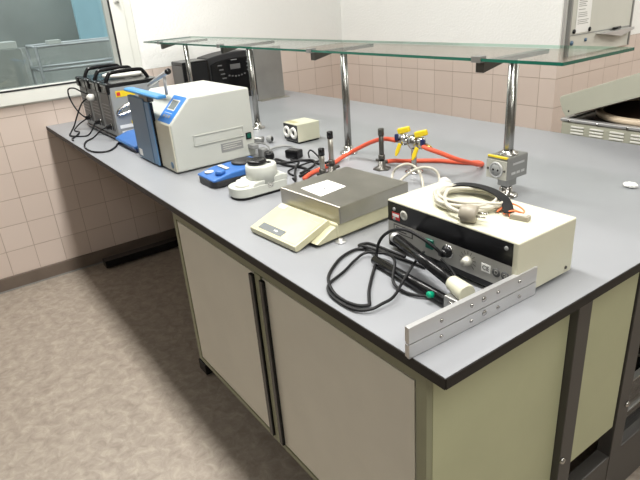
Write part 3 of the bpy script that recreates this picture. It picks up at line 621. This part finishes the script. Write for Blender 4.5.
# ------------------------------------------------------------------ vortex mixers
vm = thing('vortex_mixer', (-1.045, 0.28, 0.9), 'white vortex mixer with black cup head', 'mixer')
def rounded(x0, x1, y0, y1, r0, r1, n=8):
    P = []
    for cx, cy, a0, r in ((x1-r1, y1-r1, 0, r1), (x0+r1, y1-r1, 90, r1), (x0+r0, y0+r0, 180, r0), (x1-r0, y0+r0, 270, r0)):
        for k in range(n+1):
            q = R(a0+90*k/n); P.append((cx+r*math.cos(q), cy+r*math.sin(q)))
    return P
part('base', MB().prism(rounded(-1.108, -1.008, 0.176, 0.360, 0.044, 0.015), 0.938, 'z', 0.908, 0.003), 'offwhite', vm)
part('underside', MB().prism(rounded(-1.104, -1.012, 0.180, 0.356, 0.040, 0.015), 0.908, 'z', 0.9), 'blackmat', vm)
part('drum', MB().lathe([(0.0515, 0), (0.0500, 0.051), (0.046, 0.055), (0, 0.055)], (-1.058, 0.292, 0.938), n=40), 'offwhite', vm)
part('deck', MB().prism([(0.225, 0.936), (0.240, 0.948), (0.34, 0.958), (0.360, 0.952), (0.359, 0.936)], -1.010, 'x', -1.106, 0.003), 'offwhite', vm)
part('cup_head', MB().lathe([(0.020, 0), (0.030, 0.004), (0.032, 0.010), (0.029, 0.016), (0.016, 0.013), (0.0, 0.009)], (-1.060, 0.280, 0.992)), 'black', vm)
part('speed_knob', MB().lathe([(0.024, 0), (0.024, 0.005), (0.021, 0.007), (0.019, 0.017), (0, 0.018)], (-1.052, 0.216, 0.938)), 'white', vm)
part('switch', MB().box(-1.098, -1.083, 0.222, 0.234, 0.936, 0.946, 0.001), 'black', vm)
part('side_emblem', MB().lathe([(0.011, 0), (0.011, 0.0008), (0, 0.0008)], (-1.0082, 0.292, 0.934), (1, 0, 0)), 'inkgrey', vm, label='round grey emblem')
part('emblem_print', MB().box(-1.0074, -1.007, 0.283, 0.297, 0.933, 0.935, rot=Matrix.Rotation(R(40), 3, 'X')).torus((-1.0074, 0.290, 0.934), (1, 0, 0), 0.0085, 0.0006).box(-1.0074, -1.007, 0.283, 0.297, 0.933, 0.935, rot=Matrix.Rotation(R(-40), 3, 'X')), 'white', vm)
part('rear_knob', MB().box(-1.050, -1.035, 0.308, 0.318, 0.993, 0.997, 0.001), 'black', vm)

vm.location = (-1.035, 0.268, 0.9)
bm_ = thing('magnetic_stirrer', (-1.24, 0.29, 0.9), 'blue laboratory stirrer with dark round plate beside the white vortex mixer', 'stirrer')
part('base', MB().prism(rounded(-1.315, -1.180, 0.165, 0.385, 0.030, 0.02), 0.925, 'z', 0.902, 0.004), 'charcoal', bm_)
part('body', MB().prism([(0.168, 0.923), (0.168, 0.930), (0.235, 0.943), (0.383, 0.948), (0.383, 0.923)], -1.182, 'x', -1.313, 0.004), 'blue', bm_)
part('round_plate', MB().lathe([(0.040, 0), (0.042, 0.004), (0.038, 0.008), (0, 0.009)], (-1.262, 0.325, 0.946)), 'charcoal', bm_)
part('knob', MB().lathe([(0.018, 0), (0.017, 0.012), (0.014, 0.014), (0, 0.014)], (-1.215, 0.212, 0.938)), 'blue', bm_)
part('white_dial', MB().lathe([(0.016, 0), (0.016, 0.003), (0, 0.003)], (-1.275, 0.198, 0.936)), 'white', bm_)
part('label_strip', MB().box(-1.295, -1.23, 0.240, 0.256, 0.9455, 0.9470), 'board', bm_)

# ------------------------------------------------------------------ paddle blender
pb = thing('paddle_blender', (-1.70, 0.35, 0.9), 'white paddle blender with slate blue door and blue control panel', 'blender')
BX0, BX1, BY0, BY1, BZ0, BZ1 = -1.890, -1.487, 0.168, 0.500, 0.906, 1.168
CH = (0.255, 1.168, 0.182, 1.090)
part('housing', MB().prism([(BY0, BZ0), (BY0, 1.082), (0.255, BZ1), (BY1, BZ1), (BY1, BZ0)], BX1, 'x', BX0, 0.005), 'offwhite', pb)
part('front_strip', MB().prism([(BY0-0.004, BZ0+0.002), (BY0-0.004, 1.080), (BY0+0.002, 1.086), (BY0+0.002, BZ0+0.002)], BX1-0.004, 'x', -1.632, 0.001), 'strip', pb, label='beige strip below the control panel')
dr = part('door', MB().box(-1.872, -1.690, 0.152, 0.168, 0.906, 1.160, 0.003).box(-1.690, -1.640, 0.154, 0.168, 0.906, 1.150, 0.003, mi=1), ['steelblue', 'ltblue2'], pb)
part('lever_handle', MB().prism([(0.148, 1.174), (0.148, 1.181), (0.155, 1.186), (0.186, 1.186), (0.186, 1.174)], -1.520, 'x', -1.890, 0.003), 'ltblue', dr, label='light blue top lever')
part('lever_hub', MB().box(-1.74, -1.645, 0.156, 0.180, 1.150, 1.174, 0.003), 'darksteel', dr)
part('rating_plate', MB().box(-1.850, -1.815, 0.1510, 0.152, 0.918, 0.945), 'paper', dr)
part('edge_gap', MB().box(-1.640, -1.634, 0.158, 0.1685, 0.908, 1.150), 'black', pb)
sl = V((0, 0.255-0.168, BZ1-1.082)); sl_n = V((0, -sl.z, sl.y)).normalized(); sa = math.atan2(sl.z, sl.y)
def onslope(mb, x0, x1, t0, t1, off, th, mi=0):
    P0 = V((0, 0.168, 1.082)) + sl*t0 + sl_n*off; P1 = V((0, 0.168, 1.082)) + sl*t1 + sl_n*off
    mb.prism([(P0.y, P0.z), (P1.y, P1.z), (P1.y+sl_n.y*th, P1.z+sl_n.z*th), (P0.y+sl_n.y*th, P0.z+sl_n.z*th)], x1, 'x', x0, mi=mi); return mb
cp = part('control_panel', onslope(MB(), -1.618, -1.500, 0.02, 0.98, 0, 0.0012), 'panelblue', pb, label='bright blue control panel')
part('display_frame', onslope(MB(), -1.598, -1.532, 0.46, 0.84, 0.0012, 0.0006), 'white', cp)
part('display', onslope(MB(), -1.593, -1.537, 0.50, 0.80, 0.0016, 0.0008), 'lcd', cp)
k = MB()
for i in range(3): onslope(k, -1.595+i*0.024, -1.580+i*0.024, 0.20, 0.30, 0.0012, 0.0008)
part('key', k, 'grey', cp)
part('key_print', onslope(MB(), -1.600, -1.530, 0.355, 0.37, 0.0012, 0.0006), 'white', cp)
part('handle_recess', MB().box(BX1-0.001, BX1+0.0012, 0.252, 0.450, 0.995, 1.026), 'offwhite', pb)
k = MB(); k.box(BX1, BX1+0.004, 0.246, 0.456, 1.026, 1.030, 0.001); k.box(BX1, BX1+0.004, 0.246, 0.456, 0.990, 0.994, 0.001); k.box(BX1, BX1+0.004, 0.246, 0.250, 0.990, 1.030, 0.001); k.box(BX1, BX1+0.004, 0.452, 0.456, 0.990, 1.030, 0.001)
part('recess_rim', k, 'offwhite', pb)
part('type_plate', MB().box(BX1, BX1+0.0012, 0.352, 0.446, 0.944, 0.978), 'grey', pb)
part('plate_print', MB().box(BX1+0.0012, BX1+0.0016, 0.360, 0.438, 0.970, 0.972).box(BX1+0.0012, BX1+0.0016, 0.360, 0.420, 0.962, 0.964).box(BX1+0.0012, BX1+0.0016, 0.360, 0.438, 0.954, 0.956), 'board', pb)
part('power_switch', MB().box(BX1, BX1+0.004, 0.462, 0.486, 0.974, 1.000, 0.001).box(BX1+0.004, BX1+0.006, 0.466, 0.482, 0.978, 0.996, 0.001, mi=1), ['black', 'dkgreen'], pb)
part('emblem', MB().lathe([(0.013, 0), (0.013, 0.001), (0, 0.001)], (-1.525, BY0-0.004, 0.930), (0, -1, 0)), 'steelblue', pb, label='round blue maker emblem')
for x in (-1.86, -1.52):
    for y in (0.20, 0.47): part('foot', MB().cyl((x, y, 0.9), (x, y, 0.907), 0.014), 'blackmat', pb)
pb.location = (-1.668, 0.336, 0.9)
# plug in its side
pg = thing('appliance_plug', (-1.45, 0.48, 0.9), 'black plug with grey leads at the right rear of the paddle blender', 'plug')
part('plug_body', MB().lathe([(0, 0), (0.015, 0.001), (0.018, 0.010), (0.016, 0.026), (0.008, 0.036), (0, 0.036)], (-1.492, 0.475, 0.948), (1, 0.1, 0.0)), 'black', pg)
part('grey_socket', MB().box(-1.458, -1.415, 0.452, 0.480, 0.938, 0.955, 0.003).box(-1.44, -1.40, 0.485, 0.51, 0.90, 0.935, 0.004), 'grey', pg)
part('lead', MB().tube([(-1.455, 0.478, 0.948), (-1.42, 0.495, 0.955), (-1.385, 0.505, 0.945), (-1.37, 0.505, 0.91), (-1.34, 0.50, 0.905)], 0.0035), 'grey', pg)

# metal rod resting above
ml = tag(part('metal_lever', MB().cyl((-1.810, 0.215, 1.192), (-1.580, 0.215, 1.256), 0.0085).lathe([(0.0105, 0), (0.0105, 0.012), (0, 0.012)], (-1.584, 0.215, 1.255), (0.96, 0, 0.27), mi=1).cyl((-1.63, 0.215, 1.17), (-1.625, 0.215, 1.238), 0.006, mi=0), ['alu', 'black'], loc=(-1.7, 0.215, 1.17)), 'silver lever with black tip standing on top of the paddle blender', 'lever'); ml.location.x += 0.032

# ------------------------------------------------------------------ blue tray between blender and grey units
bt = thing('magnetic_stirrer', (-2.07, 0.28, 0.9), 'small bright blue stirrer between the grey units and the paddle blender', 'stirrer')
part('base', MB().box(-2.19, -1.925, 0.155, 0.36, 0.901, 0.918, 0.004), 'navy', bt)
part('body', MB().prism([(0.148, 0.918), (0.148, 0.930), (0.205, 0.950), (0.36, 0.962), (0.36, 0.918)], -1.920, 'x', -2.195, 0.004), 'blue', bt)
part('plate', MB().lathe([(0.045, 0), (0.045, 0.006), (0, 0.006)], (-2.07, 0.285, 0.956)), 'grey', bt)
part('edge_line', MB().box(-2.19, -1.97, 0.1465, 0.1485, 0.921, 0.925), 'ltblue', bt)

# ------------------------------------------------------------------ three grey power units
UN = [(-2.86, 'grey upright unit with black handle, farthest left of the three'),
      (-2.67, 'grey upright unit with black handle, middle of the three'),
      (-2.48, 'grey upright unit with yellow sticker, nearest the blue stirrer')]
def unit():
    x0 = -2.86; x1 = x0+0.186; y0 = 0.19; y1 = 0.43; z1 = 1.155
    u = thing('power_unit', (-2.767, 0.31, 0.9), UN[0][1], 'power unit', 'grey upright power units')
    part('shell', MB().box(x0, x1, y0, y1, 0.918, z1, 0.006), 'unitgrey', u)
    part('front_panel', MB().box(x0+0.02, x1-0.03, y0-0.004, y0+0.002, 0.945, 1.12, 0.003), 'dkgrey', u)
    k = MB()
    for i in range(5): k.box(x0+0.035, x1-0.045, y0-0.006, y0-0.004, 1.00+i*0.016, 1.004+i*0.016)
    part('vent', k, 'grey', u)
    part('top_trim', MB().box(x0, x1, y0-0.006, y1+0.006, z1-0.012, z1+0.012, 0.007, 3), 'black', u)
    part('corner_bumper', MB().box(x0+0.001, x0+0.05, y0-0.012, y0+0.02, z1-0.035, z1+0.014, 0.008, 3), 'black', u)
    part('corner_bumper', MB().box(x1-0.055, x1-0.001, y0-0.012, y0+0.02, z1-0.035, z1+0.014, 0.008, 3), 'black', u)
    part('handle', MB().tube([(x0+0.09, y0+0.015, z1+0.005), (x0+0.09, y0+0.035, z1+0.040), (x0+0.09, y0+0.06, z1+0.052), (x0+0.09, y1-0.06, z1+0.052), (x0+0.09, y1-0.035, z1+0.040), (x0+0.09, y1-0.015, z1+0.005)], 0.009, 10), 'black', u)
    c_ = part('outlet', MB().lathe([(0.017, 0), (0.017, 0.008), (0.011, 0.012), (0.010, 0.03), (0, 0.03)], (x1-0.065, y0-0.004, 0.965), (0, -1, 0.0)), 'black', u)
    part('outlet_ring', MB().torus((x1-0.065, y0-0.008, 0.965), (0, 1, 0), 0.016, 0.0025), 'chrome', c_)
    part('base', MB().box(x0, x1, y0-0.006, y1+0.004, 0.906, 0.920, 0.003), 'black', u)
    for x in (x0+0.02, x1-0.02):
        for y in (y0+0.012, y1-0.02): part('foot', MB().cyl((x, y, 0.9), (x, y, 0.906), 0.012), 'blackmat', u)
    return u
u1 = unit()
u2 = copy_tree(u1, (-2.767+0.19, 0.31, 0.9), UN[1][1]); u3 = copy_tree(u1, (-2.767+0.38, 0.31, 0.9), UN[2][1])
for u_ in (u1, u2): u_.location.x += 0.075; u_.location.y -= 0.016
ux = -2.294
ORIG[u3.name] = tuple(u3.location)
part('yellow_sticker', MB().box(ux, ux+0.0012, 0.215, 0.305, 1.104, 1.132).box(ux+0.0012, ux+0.002, 0.22, 0.236, 1.110, 1.126, mi=1), ['yellow', 'redprint'], u3, label='yellow warning sticker')
lt = part('latch', MB().tube([(ux+0.006, 0.205, 1.030), (ux+0.012, 0.220, 1.052), (ux+0.014, 0.305, 1.082), (ux+0.006, 0.325, 1.076)], 0.007).tube([(ux+0.006, 0.205, 1.024), (ux+0.012, 0.24, 1.028), (ux+0.014, 0.305, 1.050), (ux+0.006, 0.325, 1.070)], 0.007), 'chrome', u3, label='silver latch on the side')
part('white_sticker', MB().box(ux, ux+0.001, 0.205, 0.300, 0.960, 0.976).box(ux, ux+0.001, 0.21, 0.27, 0.935, 0.948), 'paper', u3)
part('yellow_label', MB().box(ux, ux+0.0014, 0.262, 0.330, 0.974, 0.990), 'yellow', u3)
u3.location.x += 0.075; u3.location.y -= 0.016
# white lead bundle on the middle/near unit
tag(part('white_lead_bundle', MB().tube([(-2.50, 0.22, 1.182), (-2.505, 0.28, 1.188), (-2.49, 0.36, 1.183), (-2.47, 0.40, 1.179), (-2.44, 0.36, 1.179), (-2.45, 0.28, 1.180), (-2.48, 0.23, 1.184), (-2.51, 0.30, 1.196), (-2.49, 0.38, 1.192)], 0.010, 8), 'white', loc=(-2.48, 0.3, 1.147)), 'bundle of white leads lying on top of the grey units', 'cable')
wp = tag(part('white_plug', MB().lathe([(0.006, 0), (0.017, 0.01), (0.017, 0.03), (0.01, 0.04), (0, 0.04)], (-2.56, 0.180, 1.083), (0.2, -1, 0.15)), 'white', loc=(-2.56, 0.18, 1.083)), 'round white plug on the front of the middle grey unit', 'plug')
wp.location.x += 0.055; wp.location.y -= 0.006
bpy.data.objects['white_lead_bundle'].location.x += 0.055
# leads hanging from the units
LD = [
 ([(-2.735,0.150,0.965),(-2.76,0.125,1.00),(-2.80,0.11,1.06),(-2.80,0.11,1.11),(-2.75,0.13,1.12),(-2.70,0.15,1.105),(-2.66,0.165,1.095)], 'black lead arching up the front of the farthest grey unit'),
 ([(-2.557,0.145,1.085),(-2.60,0.12,1.06),(-2.645,0.09,1.00),(-2.69,0.07,0.94),(-2.70,0.05,0.910),(-2.65,0.03,0.905),(-2.60,0.045,0.905),(-2.55,0.10,0.908),(-2.547,0.15,0.965)], 'black lead hanging from the white plug to the worktop edge'),
 ([(-2.735,0.156,0.960),(-2.78,0.12,0.93),(-2.76,0.08,0.906),(-2.70,0.09,0.905),(-2.62,0.06,0.905),(-2.55,0.02,0.905),(-2.50,0.012,0.905)], 'black lead running from the farthest grey unit along the worktop edge'),
 ([(-2.355,0.152,0.965),(-2.40,0.13,0.945),(-2.46,0.10,0.908),(-2.41,0.05,0.905),(-2.30,0.016,0.905),(-2.20,0.012,0.905),(-2.135,0.03,0.905),(-2.113,0.072,0.905),(-2.171,0.125,0.905),(-2.222,0.150,0.905),(-2.25,0.19,0.905)], 'black lead curving along the worktop from the nearest grey unit'),
]
for P, lb in LD:
    P = [(x+0.055, y-0.004 if y > 0.1 else y, z) for x, y, z in P]
    tag(part('black_lead', MB().tube(P, 0.0038, 8), 'blackmat', loc=tuple(P[len(P)//2])), lb, 'cable')

# cables around the adapters, centre
def cab(pts, r, m, lb, nm='black_cable'): return tag(part(nm, MB().tube(pts, r, 8), m, loc=tuple(pts[len(pts)//2])), lb, 'cable')
cab([(-1.33,0.50,0.905),(-1.30,0.495,0.91),(-1.255,0.51,0.905),(-1.244,0.555,0.905),(-1.196,0.577,0.905),(-1.145,0.575,0.905),(-1.10,0.590,0.918)], 0.005, 'blackmat', 'thick black cable from the grey leads to the red hose')
cab([(-1.303,0.480,0.905),(-1.220,0.485,0.905),(-1.160,0.505,0.905),(-1.095,0.495,0.905),(-1.075,0.44,0.905)], 0.005, 'blackmat', 'black cable crossing the worktop behind the white vortex mixer')
cab([(-1.247,0.600,0.905),(-1.260,0.606,0.920),(-1.259,0.618,0.928),(-1.212,0.612,0.918),(-1.179,0.600,0.906),(-1.165,0.541,0.914),(-1.160,0.450,0.905),(-1.10,0.43,0.905)], 0.0032, 'blackmat', 'thin black cable arching in front of the middle shelf pole')
cab([(-1.03,0.385,0.920),(-1.042,0.400,0.906),(-1.070,0.420,0.906),(-1.115,0.447,0.906),(-1.150,0.475,0.914),(-1.20,0.52,0.914),(-1.25,0.52,0.914),(-1.28,0.55,0.906)], 0.0042, 'blackmat', 'black cable leaving the rear of the white vortex mixer')
cab([(-1.476,0.530,0.905),(-1.459,0.548,0.910),(-1.475,0.585,0.910),(-1.462,0.626,0.910),(-1.420,0.639,0.910),(-1.360,0.615,0.910),(-1.325,0.585,0.912)], 0.005, 'grey', 'grey cable arc behind the black adapter', 'grey_cable')
cab([(-1.36,0.47,0.905),(-1.31,0.455,0.905),(-1.24,0.47,0.914),(-1.19,0.53,0.920),(-1.16,0.56,0.918),(-1.12,0.53,0.912),(-1.10,0.46,0.905)], 0.0045, 'blackmat', 'black cable winding from the flat plug towards the red hose end')
ad = thing('power_adapter', (-1.305, 0.575, 0.9), 'black mains adapter among the cables behind the white vortex mixer', 'adapter')
part('body', MB().box(-1.335, -1.275, 0.548, 0.590, 0.9005, 0.934, 0.006, rot=Matrix.Rotation(R(20), 3, 'Z')), 'black', ad)
part('strain_relief', MB().lathe([(0.008, 0), (0.005, 0.02), (0, 0.02)], (-1.31, 0.592, 0.915), (-0.3, 1, 0), 12), 'blackmat', ad)
ad = thing('cable_plug', (-1.36, 0.50, 0.9), 'flat black plug lying behind the blue stirrer', 'plug')
part('body', MB().box(-1.40, -1.345, 0.480, 0.515, 0.9005, 0.928, 0.008, 3, rot=Matrix.Rotation(R(-25), 3, 'Z')), 'black', ad)
part('pin', MB().cyl((-1.405, 0.507, 0.914), (-1.420, 0.514, 0.914), 0.0024, n=8).cyl((-1.408, 0.495, 0.914), (-1.424, 0.502, 0.914), 0.0024, n=8), 'chrome', ad)

# ------------------------------------------------------------------ stereo and steel plate at the back
so = thing('stereo', (-2.92, 1.0, 0.9), 'black portable stereo with curved top and button panel against the window wall', 'stereo')
SX = -2.80
sp_ = part('speaker', MB().box(-2.98, SX, 0.780, 0.948, 0.902, 1.162, 0.008), 'black', so)
part('speaker_grille', MB().box(SX-0.002, SX+0.003, 0.792, 0.936, 0.915, 1.150, 0.004), 'blackmat', sp_)
part('speaker_side', MB().box(-2.97, SX-0.01, 0.7775, 0.7805, 0.91, 1.14, 0.001), 'dkgrey', sp_)
prof = [(0.952, 0.902), (0.952, 1.155)] + [(0.952+0.35*k/10, 1.160+0.028*math.sin(math.pi*(0.06+0.76*k/10))) for k in range(11)] + [(1.302, 0.902)]
part('main_body', MB().prism(prof, SX-0.01, 'x', -2.98, 0.006), 'charcoal', so)
part('fascia', MB().prism([(0.962, 0.94), (0.962, 1.125)] + [(0.962+0.33*k/8, 1.130+0.022*math.sin(math.pi*(0.05+0.8*k/8))) for k in range(1, 8)] + [(1.292, 1.140), (1.292, 0.94)], SX, 'x', SX-0.012, 0.003), 'black', so)
part('display', MB().box(SX, SX+0.003, 1.09, 1.16, 1.085, 1.115, 0.002), 'dkgrey', so)
k = MB()
for i in range(4): k.box(SX, SX+0.004, 1.005+0.007*i, 1.035+0.007*i, 1.112-0.026*i, 1.120-0.026*i, 0.002)
for i in range(3): k.box(SX, SX+0.004, 1.205, 1.230, 1.115-0.024*i, 1.122-0.024*i, 0.002)
for i in range(6): k.box(SX, SX+0.004, 1.07+0.022*i, 1.083+0.022*i, 1.045-0.008*math.sin(i/5*math.pi), 1.054-0.008*math.sin(i/5*math.pi), 0.002)
part('buttons', k, 'dkgrey', so)
part('top_button', MB().box(SX, SX+0.004, 1.10, 1.14, 1.138, 1.143, 0.001), 'grey', so)
sp2 = thing('steel_plate', (-2.6, 1.25, 0.9), 'upright grey steel plate on a flat foot behind the second shelf pole', 'plate')
part('plate', MB().box(-2.605, -2.598, 1.155, 1.345, 0.903, 1.205, 0.001), 'greysteel', sp2)
part('foot', MB().box(-2.63, -2.55, 1.150, 1.352, 0.9, 0.904, 0.001), 'steel', sp2)

# ------------------------------------------------------------------ crumpled paper
k = MB(); t_ = bmesh.new(); bmesh.ops.create_icosphere(t_, subdivisions=3, radius=0.017); random.seed(3)
for v in t_.verts: v.co = V((v.co.x*1.2, v.co.y*0.8, v.co.z*0.45)) * (0.8+0.35*random.random())
mn = min(v.co.z for v in t_.verts)
for v in t_.verts: v.co += V((-0.252, 1.035, 0.9-mn))
k._merge(t_); tag(part('crumpled_tissue', k, 'paper', loc=(-0.252, 1.035, 0.9)), 'small crumpled white tissue on the empty part of the worktop', 'tissue')

# ------------------------------------------------------------------ notice board on the recess wall
nb = thing('notice_board', (-1.23, 2.5, 1.14), 'grey enamel wall board with a paper notice and pen ledge', 'board')
BXF = XR+0.014
part('panel', MB().box(XR+0.001, BXF, 2.222, 2.80, 1.085, 2.1), 'board', nb)
part('frame', MB().box(XR+0.001, BXF+0.006, 2.208, 2.222, 1.085, 2.115, 0.001), 'greysteel', nb)
part('frame', MB().box(XR+0.001, BXF+0.006, 2.80, 2.812, 1.085, 2.115, 0.001), 'greysteel', nb)
part('seam', MB().box(BXF, BXF+0.003, 2.222, 2.80, 1.185, 1.189), 'grey', nb)
part('pen_ledge', MB().prism([(2.46, 1.176), (2.79, 1.182), (2.79, 1.170), (2.66, 1.145)], BXF+0.035, 'x', BXF, 0.001), 'alu', nb)
part('marker', MB().cyl((BXF+0.018, 2.60, 1.188), (BXF+0.018, 2.67, 1.190), 0.007), 'black', nb)
for y, z in ((2.255, 1.205), (2.395, 1.205)): part('magnet', MB().lathe([(0.011, 0), (0.011, 0.006), (0, 0.007)], (BXF+0.001, y, z), (1, 0, 0), 16), 'black', nb)
for y, z, r in ((2.245, 1.150, 0.012), (2.37, 1.155, 0.009)): part('magnet', MB().lathe([(r, 0), (r, 0.006), (0, 0.007)], (BXF, y, z), (1, 0, 0), 16), 'steelblue', nb)
pn = tag(part('paper_notice', MB().box(BXF+0.001, BXF+0.002, 2.268, 2.395, 1.195, 1.53), 'paper', loc=(BXF, 2.365, 1.2)), 'white printed notice held by magnets on the wall board', 'notice')
k = MB(); random.seed(8); z = 1.50
while z > 1.235:
    k.box(BXF+0.002, BXF+0.0024, 2.280, 2.280+0.10*random.uniform(0.55, 1.0), z, z+0.0035); z -= random.choice((0.009, 0.009, 0.016))
part('printed_lines', k, 'inkgrey', pn)

# ------------------------------------------------------------------ centrifuge behind the bench
cf = thing('floor_centrifuge', (-0.36, 1.95, 0), 'grey-green floor machine with tilted lid and round chamber behind the bench', 'centrifuge')
FX0, FX1, FY0, FY1, FZ = -0.835, 0.12, 1.600, 2.20, 0.918
part('cabinet', MB().box(FX0, FX1, FY0, FY1, 0.03, FZ, 0.004), 'machine', cf)
part('top_trim', MB().box(FX0-0.004, FX1+0.004, FY0-0.005, FY0+0.02, FZ, FZ+0.012, 0.002).box(FX0-0.004, FX0+0.02, FY0+0.02, FY1, FZ, FZ+0.012, 0.002), 'alu', cf)
part('top_deck', MB().box(FX0+0.005, FX1-0.005, FY0+0.02, FY1-0.005, FZ, FZ+0.006), 'black', cf)
k = MB()
for g_ in range(6):
    for r_ in range(6): k.box(FX0+0.044+g_*0.082, FX0+0.100+g_*0.082, FY0-0.004, FY0+0.001, FZ-0.022-r_*0.0125, FZ-0.0155-r_*0.0125, 0.001)
part('louvres', k, 'white', cf)
for x in (-0.80, -0.68, -0.56, -0.44): part('trim_bolt', MB().lathe([(0.005, 0), (0.004, 0.003), (0, 0.003)], (x, FY0-0.005, FZ+0.006), (0, -1, 0), 10), 'chrome', cf)
part('bowl_ring', MB().torus((-0.56, 1.890, FZ+0.018), (0, 0, 1), 0.245, 0.015, 48, 12), 'rim', cf)
part('bowl', MB().lathe([(0.0, 0.008), (0.222, 0.008), (0.222, 0.02), (0.235, 0.024)], (-0.56, 1.89, FZ)), 'brown', cf)
la = R(20.2); px_, pz_ = FX0+0.012, FZ+0.018
lid = MB().prism([(0.0, 0.0), (0.86, 0.0), (0.86, 0.085), (0.0, 0.085), (-0.008, 0.075), (-0.008, 0.03)], FY1, 'y', FY0+0.002, 0.002)
bmesh.ops.rotate(lid.bm, verts=lid.bm.verts, cent=(0, 0, 0), matrix=Matrix.Rotation(-la, 3, 'Y')); bmesh.ops.translate(lid.bm, verts=lid.bm.verts, vec=(px_, 0, pz_))
ld_ = part('lid', lid, 'machine', cf)
k = MB().box(0.03, 0.84, FY0+0.02, FY1-0.02, -0.004, 0.001).lathe([(0.25, 0), (0.25, 0.022), (0.22, 0.026), (0, 0.026)], (0.42, 1.92, -0.004), (0, 0, -1))
bmesh.ops.rotate(k.bm, verts=k.bm.verts, cent=(0, 0, 0), matrix=Matrix.Rotation(-la, 3, 'Y')); bmesh.ops.translate(k.bm, verts=k.bm.verts, vec=(px_, 0, pz_))
part('lid_liner', k, 'brown', ld_)
for u, v in ((0.02, 0.018), (0.32, 0.018)):
    p = V((px_+u*math.cos(la)-v*math.sin(la), FY0+0.002, pz_+u*math.sin(la)+v*math.cos(la)))
    part('lid_screw', MB().lathe([(0.004, 0), (0.003, 0.002), (0, 0.002)], p, (0, -1, 0), 10), 'black', ld_)
for x in (FX0+0.06, FX1-0.06):
    for y in (FY0+0.06, FY1-0.06): part('foot', MB().cyl((x, y, 0), (x, y, 0.03), 0.025), 'blackmat', cf)
